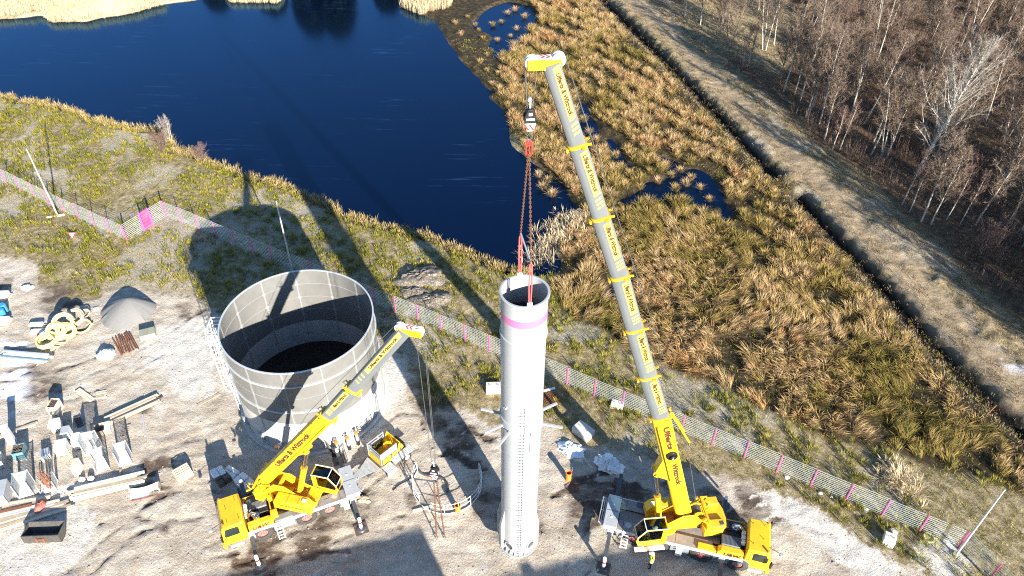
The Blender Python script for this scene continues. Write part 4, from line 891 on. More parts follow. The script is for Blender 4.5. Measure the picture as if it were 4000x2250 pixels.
def make_crane(p):
    root = thing('mobile_crane', p['label'], 'mobile crane', p['loc'], p['yaw'], 'yellow mobile cranes on the building site')
    near = p['near']; ax = p['axles']; xr, xc, xf = -2.2, p['cab'], p['cab']+1.62
    # --- carrier
    q = MB(); q.box(xr+.05, xf-.5, -.45, .45, .55, 1.15)
    for a in ax: q.bar((a, -1.0, .7), (a, 1.0, .7), .22, .22)
    q.build('chassis_frame', M['dark_grey'], root)
    q = MB()
    for s in (-1, 1):
        y0, y1 = sorted((s*.45, s*1.24)); q.box(-1.25, xc-2.05, y0, y1, 1.38, 1.46)
    q.box(-1.25, xc-.1, -.45, .45, 1.16, 1.30); q.build('deck', M['deck'], root, .01)
    q = MB()
    for i in range(4): x_ = -.9+i*(xc-2.4)/4; q.box(x_, x_+.03, -1.2, -.5, 1.461, 1.466); q.box(x_, x_+.03, .5, 1.2, 1.461, 1.466)
    q.build('deck_joints', M['dark_grey'], root)
    for s in (-1, 1):
        q = MB(); y0, y1 = sorted((s*1.245, s*1.285)); q.box(-1.25, xc-.05, y0, y1, 1.22, 1.45); q.build('side_rail', M['white'], root)
        # wheel arches and boxes between the wheels
        q = MB(); y0, y1 = sorted((s*.85, s*1.235))
        gaps = []; edges = [-1.2]+sum(([a-.78, a+.78] for a in ax if a < xc-.4), [])+[xc-.1]
        for a, b in zip(edges[0::2], edges[1::2]):
            if b-a > .25: q.box(a, b, y0, y1, .55, 1.2)
        for a in ax:
            pr = [(a+.80*math.cos(t), .70+.80*math.sin(t)) for t in [R(20+14*i) for i in range(11)]]; pr += [(a+.76*math.cos(t), .70+.76*math.sin(t)) for t in [R(160-14*i) for i in range(11)]]
            q.prism(pr, min(s*.8, s*1.24), max(s*.8, s*1.24))
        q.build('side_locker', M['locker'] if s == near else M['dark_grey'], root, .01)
    q = MB(); q.box(xr, -1.28, -1.25, 1.25, 1.18, 1.62); rb = q.build('rear_cabinet', M['grey_box'], root, .02)
    q = MB(); q.box(xr-.12, xr-.03, -1.0, 1.0, 1.0, 1.1); q.bar((xr-.2, -1.1, 1.35), (xr-.2, 1.1, 1.35), .06, .06); q.bar((xr-.34, -1.0, 1.5), (xr-.34, 1.0, 1.5), .05, .05)
    for y_ in (-1.0, 0, 1.0): q.bar((xr, y_, 1.35), (xr-.36, y_, 1.45), .05, .05)
    q.build('rear_rack', M['dull_galv'], root)
    q = MB(); q.box(xr+.06, xr+.85, -.02, .02, 1.621, 1.626); q.build('lid_joint', M['dark_grey'], rb)
    for s in (-.5, .5): MB().box(xr+.4, xr+.52, s-.05, s+.05, 1.622, 1.65).build('lid_latch', M['white'], rb)
    # round plates on the deck by the turntable
    tx, ty = p['tt']
    MB().cyl((-.55, near*.75, 1.46), (-.55, near*.75, 1.475), .22, None, 18).build('deck_plate', M['dull_galv'], root)
    for a in ax:
        for s in (-1, 1): wheel(root, a, s*1.03)
    # --- driver's cab
    prof = [(xc, .75), (xc+1.55, .75), (xc+1.66, 1.25), (xc+1.62, 1.75), (xc+1.42, 2.62), (xc+1.3, 2.72), (xc+.05, 2.72), (xc, 2.62)]
    q = MB(); q.prism(prof, -1.2, 1.2); cab = q.build('driver_cab', M['yellow'], root, .05)
    q = MB(); q.add([(xc+1.645, -1.08, 1.74), (xc+1.645, 1.08, 1.74), (xc+1.455, 1.02, 2.56), (xc+1.455, -1.02, 2.56)], [(0,1,2,3)]); q.M = None
    q.add([(xc+1.60, -1.08, 1.74), (xc+1.60, 1.08, 1.74), (xc+1.41, 1.02, 2.56), (xc+1.41, -1.02, 2.56)], [(3,2,1,0)]); q.f += [(0,4,5,1),(1,5,6,2),(2,6,7,3),(3,7,4,0)]
    q.build('windscreen', M['glass'], cab)
    for s in (-1, 1):
        q = MB(); y0, y1 = sorted((s*1.17, s*1.208)); q.prism([(xc+.45, 1.62), (xc+1.36, 1.62), (xc+1.42, 1.8), (xc+1.27, 2.45), (xc+.52, 2.45), (xc+.42, 2.3)], y0, y1); q.build('side_window', M['glass'], cab, .01)
        q = MB(); q.bar((xc+1.45, s*1.2, 2.2), (xc+1.6, s*1.5, 2.25), .03, .03); q.box(xc+1.5, xc+1.62, min(s*1.42, s*1.6), max(s*1.42, s*1.6), 1.75, 2.3); q.build('mirror', M['black'], cab, .02)
        q = MB(); q.box(xc+.4, xc+1.3, min(s*1.15, s*1.3), max(s*1.15, s*1.3), .45, .62); q.build('step', M['galv'], cab)
        MB().cyl((xc+1.66, s*.85, 1.0), (xc+1.69, s*.85, 1.0), .13, None, 12).build('headlight', M['white'], cab)
        q = MB(); q.cyl((xc+1.25, s*1.05, 2.72), (xc+1.25, s*1.05, 2.9), .07, None, 10); q.build('beacon', M['orange'], cab)
        q = MB(); q.box(xc+.25, xc+.28, min(s*1.16, s*1.206), max(s*1.16, s*1.206), 1.0, 2.6); q.build('door_gap', M['dark_grey'], cab)
    q = MB(); q.box(xc+1.5, xc+1.74, -1.22, 1.22, .5, .85); q.build('bumper', M['yellow'], cab, .03)
    q = MB()
    for x_, y_ in ((.25, .8), (.3, -.7), (1.0, .85), (.95, -.2)): q.bar((xc+x_, y_, 2.72), (xc+x_, y_, 2.86), .03, .03)
    q.bar((xc+1.3, near*.7, 2.72), (xc+2.1, near*.9, 2.6), .025, .025); q.build('antennas', M['black'], cab)
    MB().cyl((xc+2.1, near*.9, 2.45), (xc+2.1, near*.9, 2.62), .12, None, 12).build('front_mirror', M['dull_galv'], cab)
    # --- engine bay behind the cab
    for s in (-1, 1):
        q = MB(); y0, y1 = sorted((s*(.8 if s == near else 1.17), s*1.24)); q.prism([(xc-1.75, 1.30), (xc-.12, 1.30), (xc-.12, 1.95), (xc-1.55, 1.95), (xc-1.75, 1.75)], y0, y1); eh = q.build('engine_side_panel', M['yellow'], root, .04)
        lettering('U&W', .44, (xc-.85, s*1.262, 1.63), (-s, 0, 0), (0, 0, 1), eh, bold=.03, shear=.25)
        q = MB(); q.box(xc-3.0, xc-1.8, y0, y1, 1.465, 1.62); q.build('battery_box', M['yellow'] if p['axn'] == 4 else M['mid_grey'], root, .02)
    q = MB(); q.box(xc-1.6, xc-.35, -.8 if near > 0 else -.35, .35 if near > 0 else .8, 1.3, 1.85); q.build('engine_block', M['black'], root, .03)
    fa = -near; q = MB(); q.box(xc-1.7, xc-.4, min(fa*.42, fa*1.14), max(fa*.42, fa*1.14), 1.3, 1.98); q.box(xc-1.55, xc-.6, min(fa*.5, fa*1.0), max(fa*.5, fa*1.0), 1.98, 2.06); q.build('air_filter_housing', M['black'], root, .05)
    gy0, gy1 = (-.78, -.05) if (near < 0) == (p['axn'] == 4) else (.05, .78)
    if p['axn'] == 3: gy0, gy1 = -.9, -.02
    q = MB(); q.box(xc-1.55, xc-.35, gy0, gy1, 1.86, 2.02)
    gr = q.build('cooler_grille', M['mid_grey'], root, .02)
    q = MB()
    for i in range(14): x_ = xc-1.5+i*.083; q.box(x_, x_+.03, gy0+.04, gy1-.04, 2.022, 2.035)
    q.build('grille_bars', M['dark_grey'], gr)
    sy = .62 if gy0 < 0 else -.62
    q = MB(); q.cyl((xc-.75, sy, 1.6), (xc-.75, sy, 2.15), .26, None, 18); q.cyl((xc-.75, sy, 2.15), (xc-.75, sy, 2.3), .2, .16, 18); q.tube([(xc-.75, sy, 2.2), (xc-.55, sy*.9, 2.4), (xc-.3, sy*.85, 2.2), (xc-.3, sy*.85, 1.7)], .12, 10); q.build('exhaust_silencer', M['chrome'], root)
    q = MB()
    for i in range(3): q.box(xc-.32, xc-.08, -.5+i*.35, -.22+i*.35, 1.9, 2.2)
    q.build('air_tanks', M['white'], root, .03)
    if p['axn'] == 3:
        q = MB(); q.box(xc-2.08, xc-2.0, -.7, .95, 1.45, 2.0); q.box(xc-1.78, xc-1.70, -.7, .95, 1.45, 2.0); q.cyl((xc-1.9, -.95, 1.8), (xc-1.9, -.70, 1.8), .13, None, 12); q.box(xc-2.12, xc-1.66, .55, .98, 1.4, 2.05); q.box(xc-2.12, xc-1.66, -.72, -.4, 1.4, 2.05); q.build('hook_cradle', M['yellow'], root, .03)
    # --- ladder on the near side
    lx = p['ladder']; yy = near*1.33; q = MB()
    for s in (-.2, .2): q.bar((lx+s, near*1.29, 1.5), (lx+s, near*1.72, .12), .05, .05)
    la = q.build('ladder', M['white'], root)
    for i in range(6):
        t = i/5*.9+.05; y_ = near*(1.29+.43*t); z_ = 1.5-1.38*t; MB().bar((lx-.2, y_, z_), (lx+.2, y_, z_), .04, .06).build('rung', M['white'], la)
    q = MB()
    for i in range(4): q.box(p['steps']-.2, p['steps']+.2, min(near*1.24, near*1.45), max(near*1.24, near*1.45), .42+i*.24, .47+i*.24)
    q.build('steps', M['white'], root)
    # --- outriggers
    for x_, out in p['outriggers']:
        for s in (-1, 1):
            ln = out if s == near else out+.15; q = MB(); q.bar((x_, s*.3, .95), (x_, s*ln, .95), .26, .28); ob = q.build('outrigger_beam', M['dark_grey'], root, .015)
            MB().bar((x_, s*1.0, .95), (x_, s*1.36, .95), .42, .46).build('beam_housing', M['grey_box'], ob, .02)
            q = MB(); q.cyl((x_, s*ln, .3), (x_, s*ln, 1.28), .12, None, 14); q.cyl((x_, s*ln, .08), (x_, s*ln, .4), .07, None, 12); q.build('jack', M['white'], ob)
            MB().cyl((x_, s*ln, .75), (x_, s*ln, .95), .126, None, 14).build('red_stripe', M['red'], ob)
            q = MB(); q.cyl((x_, s*ln, .03), (x_, s*ln, .11), .33, .26, 18); q.cyl((x_, s*ln, .1), (x_, s*ln, .2), .15, .11, 12); q.build('foot_plate', M['dark_grey'], ob)
            q = MB(); q.box(x_-.45, x_-.02, s*ln-.45, s*ln+.45, -.06, .03); q.box(x_+.02, x_+.45, s*ln-.45, s*ln+.45, -.06, .03); q.build('support_boards', M['dark_wood'], ob)
    # --- superstructure, turned by the slew angle about the turntable
    T = Matrix.Translation((tx, ty, 0)) @ Matrix.Rotation(p['slew'], 4, 'Z'); N = lambda: MB(T)
    N().cyl((0,0,1.3), (0,0,1.62), .85, None, 36).build('turntable', M['yellow'], root)
    q = N()
    for s in (-1, 1):
        q.prism([(1.25, 1.62), (-2.1, 1.62), (-2.35, 2.4), (-1.7, 3.15), (-.9, 3.15), (.2, 2.25), (1.25, 1.95)], min(s*.5, s*.56), max(s*.5, s*.56))
    q.box(-2.1, 1.2, -.56, .56, 1.62, 1.75); q.bar((-1.3, -.6, 2.95), (-1.3, .6, 2.95), .22, .22); q.bar((.55, -.55, 2.0), (.55, .55, 2.0), .2, .2); q.build('slewing_frame', M['yellow'], root, .02)
    q = N()
    for i in range(5): q.tube([(-.9+.05*i, -.3+.15*i, 1.8), (-.4, -.3+.13*i, 2.3+.05*i), (.15, -.25+.12*i, 2.1), (.5, -.3+.15*i, 1.85)], .028, 6)
    q.build('hydraulic_hoses', M['rust'], root)
    q = N(); pr = [(1.2, 1.65), (-1.5, 1.65), (-1.5, 2.3), (-1.35, 2.62), (.85, 2.62), (1.2, 2.2)]
    q.prism(pr, -1.32, -.62); en = q.build('engine_housing', M['yellow'], root, .04)
    q = N(); q.box(-.5, -.48, -1.30, -.64, 2.622, 2.628); q.box(.3, .32, -1.30, -.64, 2.622, 2.628); q.build('lid_joints', M['dark_grey'], en)
    X3 = T.to_3x3()
    lettering('Ulferts & Wittrock', .20, T @ Vector((-.2, -1.335, 2.12)), X3 @ Vector((1,0,0)), (0,0,1), en, fit=2.0)
    q = N()
    q.box(.55, .85, -1.05, -.85, 2.62, 2.70); q.build('filler_cap', M['white'], en)
    # counterweight, rounded at the back
    cw0, cw1 = p['cw']; pr = [(cw0, -1.25), (cw0, 1.25), (cw1+.45, 1.25), (cw1+.12, .85), (cw1, .35), (cw1, -.35), (cw1+.12, -.85), (cw1+.45, -1.25)]
    q = N(); q.prism(pr, 1.62, 2.25, 'z'); cwo = q.build('counterweight', M['yellow'], root, .04)
    N().box(cw1+.25, cw0-.15, .55, 1.15, 2.25, 2.5).build('upper_block', M['yellow'], cwo, .04); N().box(cw1+.3, cw0-.2, -1.1, -.5, 2.25, 2.62).build('upper_block', M['yellow'], cwo, .04)
    q = N(); q.box(cw1+.35, cw1+.65, .7, 1.0, 2.5, 2.505); q.build('hatch', M['dark_grey'], cwo)
    # winch
    wx = p['winch']; q = N(); q.cyl((wx, -.34, 2.75), (wx, .34, 2.75), .30, None, 22); wi = q.build('winch_drum', M['dark_grey'], root)
    q = N(); q.cyl((wx, -.40, 2.75), (wx, -.34, 2.75), .42, None, 22); q.cyl((wx, .34, 2.75), (wx, .40, 2.75), .42, None, 22); q.build('drum_flange', M['yellow'], wi)
    q = N(); q.bar((wx-.5, -.48, 2.55), (wx+.5, -.48, 2.85), .08, .18); q.bar((wx-.5, .48, 2.55), (wx+.5, .48, 2.85), .08, .18); q.bar((wx-.5, -.5, 2.6), (wx-.5, .5, 2.6), .12, .12); q.bar((wx-.5, -.95, 2.95), (wx-.5, 1.15, 3.0), .14, .14); q.bar((wx-.75, .75, 2.45), (wx-.2, .85, 3.05), .18, .3); q.bar((wx-.6, -.9, 2.3), (wx-.2, -.9, 2.95), .16, .2); q.build('winch_frame', M['yellow'], root, .02)
    q = N()
    rr_ = random.Random(5)
    for i in range(16):
        a = (wx-rr_.uniform(-.1, .95), rr_.uniform(-1.05, -.4), rr_.uniform(2.35, 2.8)); b = (a[0]+rr_.uniform(-.3, .3), a[1]+rr_.uniform(-.25, .25), a[2]+rr_.uniform(.0, .25)); q.bar(a, b, rr_.uniform(.05, .16), rr_.uniform(.05, .14))
    q.build('hydraulic_blocks', M['yellow'], root, .01)
    # crane operator's cab on the left
    c0, c1, y0, y1 = p['opcab']; zf, zt = 1.55, 3.35
    q = N(); q.box(c0, c1-.15, y0, y1, zf, zf+.12); q.prism([(c0, zf), (c0+.1, zf), (c0+.1, zt), (c0, zt)], y0, y1); q.prism([(c0+.1, zf+.12), (c0+.5, zf+.12), (c0+.3, zf+1.0), (c0+.1, zf+1.2)], y0, y1)
    side = [(c0+.1, zf+.1), (c1-.15, zf+.1), (c1+.02, zf+.55), (c1-.05, zf+1.0), (c1-.55, zt), (c0+.1, zt)]
    inner = [(c0+.35, zf+.62), (c1-.22, zf+.5), (c1-.10, zf+.75), (c1-.15, zf+.98), (c1-.62, zt-.1), (c0+.35, zt-.1)]
    for y_ in (y0, y1-.05):
        n = len(side); vs = [(a, y_, b) for a, b in side]+[(a, y_, b) for a, b in inner]+[(a, y_+.05, b) for a, b in side]+[(a, y_+.05, b) for a, b in inner]
        fs = []
        for k in range(n):
            j = (k+1) % n; fs += [(k, j, n+j, n+k), (2*n+k, 3*n+k, 3*n+j, 2*n+j), (k, 2*n+k, 2*n+j, j), (n+k, n+j, 3*n+j, 3*n+k)]
        q.add(vs, fs)
    oc = q.build('operator_cab', M['yellow'], root, .015)
    for y_ in (y0+.018, y1-.03):
        N().prism(inner, y_, y_+.012).build('side_window', M['glass2'], oc)
    def pane(nm, a, b):
        N().add([(a[0], y0+.06, a[1]), (a[0], y1-.06, a[1]), (b[0], y1-.06, b[1]), (b[0], y0+.06, b[1]), (a[0]-.012, y0+.06, a[1]-.012), (a[0]-.012, y1-.06, a[1]-.012), (b[0]-.012, y1-.06, b[1]-.012), (b[0]-.012, y0+.06, b[1]-.012)], [(0,1,2,3),(7,6,5,4),(0,4,5,1),(1,5,6,2),(2,6,7,3),(3,7,4,0)]).build(nm, M['glass2'], oc)
    pane('windscreen', (c1-.05, zf+1.0), (c1-.55, zt)); pane('lower_windscreen', (c1-.15, zf+.12), (c1-.05, zf+1.0)); pane('roof_window', (c1-.56, zt), (c0+.1, zt))
    q = N()
    for y_ in (y0, y1): q.bar((c0, y_, zt+.02), (c1-.55, y_, zt+.02), .035, .035); q.bar((c1-.55, y_, zt+.02), (c1-.03, y_, zf+1.0), .035, .035)
    q.bar((c1-.55, y0, zt+.02), (c1-.55, y1, zt+.02), .04, .035); q.bar((c1-.03, y0, zf+1.0), (c1-.03, y1, zf+1.0), .035, .035); q.build('roof_rails', M['white'], oc)
    q = N(); ym = (y0+y1)/2; q.box(c0+.45, c0+.95, ym-.25, ym+.25, zf+.35, zf+.52); q.bar((c0+.5, ym, zf+.5), (c0+.35, ym, zf+1.25), .45, .12, up=(1,0,0)); q.build('seat', M['black'], oc, .03)
    q = N(); q.box(c0+.1, c1+.1, y1+.02, y1+.32, zf-.12, zf-.04); q.build('cab_step', M['white'], oc)
    # --- telescopic boom
    nodes = [Vector((x_, 0, z_)) for x_, z_ in p['nodes']]                 # from the tail up to the tip, in the slewed frame
    Ws = p['widths']; stn = len(nodes)-1
    for i in range(stn):
        a, b = nodes[i], nodes[i+1]; X = (b-a).normalized(); Y = Vector((0,1,0)); Z = X.cross(Y); Z = -Z if Z.x > 0 else Z; ln = (b-a).length; w_, d_ = Ws[i]
        ext = .12 if i < stn-1 else .0
        q = N(); q.loft([boom_ring(a, X, Z, Y, -.15 if i else 0, w_, d_), boom_ring(a, X, Z, Y, ln+ext, w_, d_)])
        bs = q.build('boom_section', M['yellow'] if i == 0 else M['steel_grey'], root, ang=30)
        for s in ((-1,) if p['axn'] == 3 else (1,)) if True else ():
            rd = X if s < 0 else -X                                      # reading direction on that side
            face = Y*s*(w_/2+.004); up_ = Z
            if i == 0:
                txt_h = d_*.52
                if p['axn'] == 3: lettering('Ulferts & Wittrock', txt_h*.98, T @ (a+X*ln*.52+face*1.0+Z*d_*.14+Y*s*.004), X3 @ rd, X3 @ up_, bs, fit=ln*.52, bold=.04)
                else:
                    lettering('Ulferts', txt_h*.85, T @ (a+X*ln*.83+face+Z*d_*.12+Y*s*.004), X3 @ rd, X3 @ up_, bs, fit=ln*.215, bold=.045)
                    lettering('Wittrock', txt_h*.85, T @ (a+X*ln*.46+face+Z*d_*.12+Y*s*.004), X3 @ rd, X3 @ up_, bs, fit=ln*.23, bold=.045)
                    c_ = a+X*ln*.665+face+Z*d_*.10
                    q = N(); q.cyl(c_, c_+Y*s*.16, .34, None, 26); q.cyl(c_+Y*s*.16, c_+Y*s*.30, .17, None, 18); hr = q.build('hose_reel', M['black'], bs, .02)
                    q = N(); q.cyl(c_+Y*s*.30, c_+Y*s*.33, .06, None, 10); q.build('hub', M['white'], hr)
            else:
                def strip(x0, x1, sk, hh=.20):
                    q = N(); z0_, z1_ = d_*(.20-hh), d_*(.20+hh); o_ = face
                    vs = [a+X*x0+Z*z0_, a+X*x1+Z*z0_, a+X*(x1+sk)+Z*z1_, a+X*(x0+sk)+Z*z1_]; q.add([v_+o_ for v_ in vs]+[v_+o_+Y*s*.004 for v_ in vs], [(0,3,2,1),(4,5,6,7),(0,1,5,4),(1,2,6,5),(2,3,7,6),(3,0,4,7)]); return q
                k_ = 1 if s < 0 else 1
                bn = strip(ln*.34, ln*.93 if i < stn-1 else ln*.96, .12).build('band', M['band'], bs)
                for j in range(3): strip(ln*(.16+.055*j), ln*(.16+.055*j)+.10, .12).build('stripe', M['band'], bs)
                lettering('Ulferts & Wittrock', d_*.37, T @ (a+X*ln*.66+face+Z*d_*.20+Y*s*.006), X3 @ rd, X3 @ up_, bs, fit=ln*.50, bold=.045)
        if i < stn-1:
            q = N(); w2, d2 = w_+.05, d_+.05
            q.loft([boom_ring(a, X, Z, Y, ln-.02, w2, d2), boom_ring(a, X, Z, Y, ln+.14, w2, d2)]); 
            cp = a+X*ln
            for s in (-1, 1): q.bar(cp+Y*s*w2*.5+Z*d2*.2, cp+Y*s*(w2*.5+.14)+Z*d2*.35, .1, .12); q.bar(cp+Y*s*(w2*.3)+Z*d2*.5, cp+Y*s*(w2*.4)+Z*(d2*.5+.16), .08, .1)
            q.bar(cp-Z*d2*.5, cp-Z*(d2*.5+.10), w2*.7, .14, up=X); cl = q.build('boom_collar', M['yellow'], bs, .01)
            q = N(); q.tube([cp+Z*d2*.5, cp+Z*(d2*.5+.25)+X*.05, cp+Z*(d2*.5+.2)+X*.35], .03, 6); q.build('rope_guide', M['dark_grey'], cl)
        if i == 0:
            q = N()
            for s in (-1, 1): q.bar(a+X*ln*.40+Y*s*(w_/2+.03)-Z*d_*.28, a+X*ln*.95+Y*s*(w_/2+.03)-Z*d_*.28, .05, .08)
            for t_ in (.3, .45, .6, .75, .9): q.bar(a+X*ln*t_+Y*(w_/2)+Z*d_*.44, a+X*ln*t_+Y*(w_/2+.12)+Z*d_*.44, .06, .06); q.bar(a+X*ln*t_-Y*(w_/2)+Z*d_*.44, a+X*ln*t_-Y*(w_/2+.12)+Z*d_*.44, .06, .06)
            q.build('boom_brackets', M['yellow'], bs)
            if p['axn'] == 4:
                q = N(); q.bar(a+X*(ln*1.03)+Y*.2+Z*d_*.55, a+X*(ln*.74)+Y*.42+Z*(d_*.55+.7), .09, .09); q.bar(a+X*(ln*1.03)-Y*.1+Z*d_*.55, a+X*(ln*.80)+Y*.0+Z*(d_*.55+.6), .07, .07); q.build('hose_arm', M['yellow'], bs)
            cy0 = Vector((p['cyl'][0], 0, p['cyl'][1])); cy1 = Vector((p['cyl'][2], 0, p['cyl'][3])); md = cy0.lerp(cy1, p['cyl'][4])
            q = N(); q.cyl(cy0, md, .21, None, 20); q.cyl(cy0-Vector((0,.3,0)), cy0+Vector((0,.3,0)), .16, None, 14); q.cyl(md-(md-cy0).normalized()*.1, md, .23, None, 20); lc_ = q.build('lifting_cylinder', M['yellow'], root)
            N().cyl(md, cy1, .125, None, 18).build('piston_rod', M['chrome'], lc_)
            q = N(); pb = a+X*((cy1-a).dot(X)); nb = cy1
            for s in (-1, 1): q.add([v_+Y*(s*.24-.03) for v_ in (nb+X*.2, nb-X*.2, nb-X*.2-Z*.15, nb-Z*.22, nb+X*.2-Z*.15)]+[v_+Y*(s*.24+.03) for v_ in (nb+X*.2, nb-X*.2, nb-X*.2-Z*.15, nb-Z*.22, nb+X*.2-Z*.15)], [(0,1,2,3,4),(9,8,7,6,5)]+[(k, (k+1) % 5+0, 5+(k+1) % 5, 5+k) for k in range(5)])
            q.loft([[pb+X*1.4-Z*d_*.40+Y*s_*.3 for s_ in (-1, 1)]+[pb-X*.9-Z*d_*.40+Y*s_*.3 for s_ in (1, -1)], [nb+X*.32+Y*s_*.28 for s_ in (-1, 1)]+[nb-X*.28+Y*s_*.28 for s_ in (1, -1)]]); q.cyl(nb-Y*.42, nb+Y*.42, .12, None, 12); q.build('cylinder_bracket', M['yellow'], root)
    # boom head with sheaves
    a, b = nodes[-2], nodes[-1]; X = (b-a).normalized(); Y = Vector((0,1,0)); Z = X.cross(Y); Z = -Z if Z.x > 0 else Z; w_, d_ = Ws[-1]; bk = Vector((-1,0,0)); f_ = Vector((1,0,0)); zz = Vector((0,0,1))
    hx, hb = p['head']; h0 = b-f_*hb; h1 = b+f_*hx; q = N()
    for s in (-1, 1): q.bar(h0+Y*s*.20, h1+Y*s*.20, .05, .42)
    q.bar(h0+f_*.2-zz*.18, h1-f_*.25-zz*.18, .42, .06); q.bar(h1-f_*.05+Y*.3-zz*.1, h1-f_*.05-Y*.3-zz*.1, .10, .12); q.bar(h0+f_*.05+Y*.25, h0+f_*.05-Y*.25, .1, .12); hd = q.build('boom_head', M['yellow'], root, .015)
    for xx in (h0+f_*.12+zz*.14, h1-f_*.18+zz*.04):
        for s in (-.1, .1): N().cyl(xx+Y*(s-.035), xx+Y*(s+.035), .27, None, 24).build('sheave', M['white'], hd)
    q = N(); mid = (h0+h1)*.5+zz*.235; q.bar(mid-f_*.32, mid+f_*.32, .36, .03); sg = q.build('chevron_sign', M['white'], hd)
    for s in (-1, 1):
        q = N(); q.add([mid+f_*(o_+.0)+Y*y_+zz*h_ for h_ in (.016, .02) for o_, y_ in ((-.14*1+.1*s, 0), (.02+.1*s, s*0+.17), (.12+.1*s, .17), (-.04+.1*s, 0), (.12+.1*s, -.17), (.02+.1*s, -.17))], [(0,1,2,3),(0,3,4,5),(6,9,8,7),(6,11,10,9)]); q.build('red_chevron', M['red'], sg)
    # ropes
    hk = p['hook']; Ti = T.inverted(); Rt = Matrix.Translation(Vector(p['loc'])) @ Matrix.Rotation(p['yaw'], 4, 'Z'); hl = Ti @ (Rt.inverted() @ Vector(hk)); q = N(); ft = h1-f_*.18
    for dx, dy in ((.25, -.1), (.25, .1), (-.22, 0)): q.tube([ft+f_*dx+Y*dy, hl+f_*dx*.5+Y*dy*.8], p['rr'], 5)
    q.tube([Vector((wx, 0, 2.75+.3)), nodes[1]+Vector((-1,0,0))*(Ws[0][1]*.5+.75), h0+bk*.12+zz*.25], p['rr'], 5); q.build('hoist_rope', M['rope'], root)
    return root
def glass2():
    m = bpy.data.materials.new('clear cab glass'); m.use_nodes = True; n = m.node_tree.nodes; l = m.node_tree.links; n.remove(n['Principled BSDF'])
    t = n.new('ShaderNodeBsdfTransparent'); t.inputs[0].default_value = (.60, .68, .66, 1); g_ = n.new('ShaderNodeBsdfGlossy'); g_.inputs['Roughness'].default_value = .03; fr = n.new('ShaderNodeFresnel'); fr.inputs[0].default_value = 1.5
    x = n.new('ShaderNodeMixShader'); l.new(fr.outputs[0], x.inputs[0]); l.new(t.outputs[0], x.inputs[1]); l.new(g_.outputs[0], x.inputs[2]); l.new(x.outputs[0], n['Material Output'].inputs[0]); return m
M['glass2'] = glass2()
def hook_block(loc, label, s=1.0, rz=0.0):
    t = thing('hook_block', label, 'hook block', loc, rz); q = MB()
    pr = [(-.30, .05), (-.12, .48), (.12, .48), (.30, .05), (.27, -.22), (-.27, -.22)]
    q.prism([(a*s, b*s) for a, b in pr], -.20*s, -.13*s); q.prism([(a*s, b*s) for a, b in pr], .13*s, .20*s); q.box(-.2*s, .2*s, -.13*s, .13*s, -.1*s, .4*s); q.build('side_plates', M['black'], t, .015)
    q = MB(); q.prism([(-.265*s, -.225*s), (.265*s, -.225*s), (.14*s, -.62*s), (-.14*s, -.62*s)], -.2*s, .2*s); lw = q.build('lower_plate', M['white'], t, .015)
    for k in (-1, 0):
        q = MB(); q.add([(x_*s, y_*s, z_*s) for y_ in (-.206, -.203) for x_, z_ in ((-.2+.22*k+.1, -.26), (-.1+.22*k+.1, -.26), (.1+.22*k+.1, -.56), (.0+.22*k+.1, -.56))], [(0,1,2,3),(7,6,5,4),(0,4,5,1),(1,5,6,2),(2,6,7,3),(3,7,4,0)]); q.build('red_stripe', M['red'], lw)
    q = MB(); q.box(-.2*s, .2*s, -.208*s, -.203*s, -.06*s, .04*s); q.box(-.08*s, .08*s, -.208*s, -.203*s, .18*s, .32*s); q.build('label_plate', M['white'], t)
    q = MB(); q.cyl((0,0,-.62*s), (0,0,-.85*s), .07*s, None, 10); q.tube([(0,0,-.8*s), (.12*s,0,-.95*s), (.12*s,0,-1.08*s), (0,0,-1.18*s), (-.12*s,0,-1.1*s), (-.13*s,0,-1.0*s)], .05*s, 8); q.build('hook', M['dark_grey'], t)
    q = MB(); q.cyl((0,0,.48*s), (0,0,.85*s), .05*s, None, 8); q.cyl((-.02*s,-.06*s,.9*s), (-.02*s,.06*s,.9*s), .1*s, None, 12); q.build('rope_end', M['galv'], t)
    return t
# right crane: carrier heads right, superstructure turned back over the rear
RL = Vector((8.75, 28.70, 0)); RY = R(-14.95); RTT = (1.8, 0.0); RAZ = R(186)
def sframe(pts, q0, az_back, loc, yaw, tt):
    """(distance from hook plane, height) -> slewed frame x"""
    c = Matrix.Translation(loc) @ Matrix.Rotation(yaw, 4, 'Z') @ Vector((tt[0], tt[1], 0)); bd = Vector((math.cos(az_back), math.sin(az_back), 0)); off = (c-q0).dot(bd); return [(off-d_, z_) for d_, z_ in pts]
RN = sframe([(10.85, 3.2), (7.97, 13.1), (6.78, 16.62), (5.63, 20.24), (4.5, 23.81), (3.28, 27.32), (2.0, 31.0), (0.73, 34.62)], Vector((.64, 27.2, 0)), R(6), RL, RY, RTT)
make_crane(dict(label='yellow four axle crane on the right, its long steep boom holding the white column', loc=tuple(RL), yaw=RY, near=-1, axn=4, axles=(0, 1.62, 4.42, 6.82), cab=7.1, tt=RTT, slew=RAZ-RY, ladder=-.62, steps=3.0,
    outriggers=((-1.65, 3.45), (5.75, 3.3)), cw=(-2.3, -4.0), winch=-2.0, opcab=(.35, 2.35, .62, 1.5), nodes=RN, widths=[(.86, 1.08), (.80, 1.0), (.76, .95), (.72, .90), (.67, .84), (.61, .77), (.55, .70)],
    cyl=(.45, 2.0, 1.45, 7.7, .52), head=(.9, .42), hook=(CX+.03, CY-.02, 32.8), rr=.016))
hook_block((CX+.03, CY-.02, 32.35), 'black hook block with red and white stripes above the white column', .86, R(8))
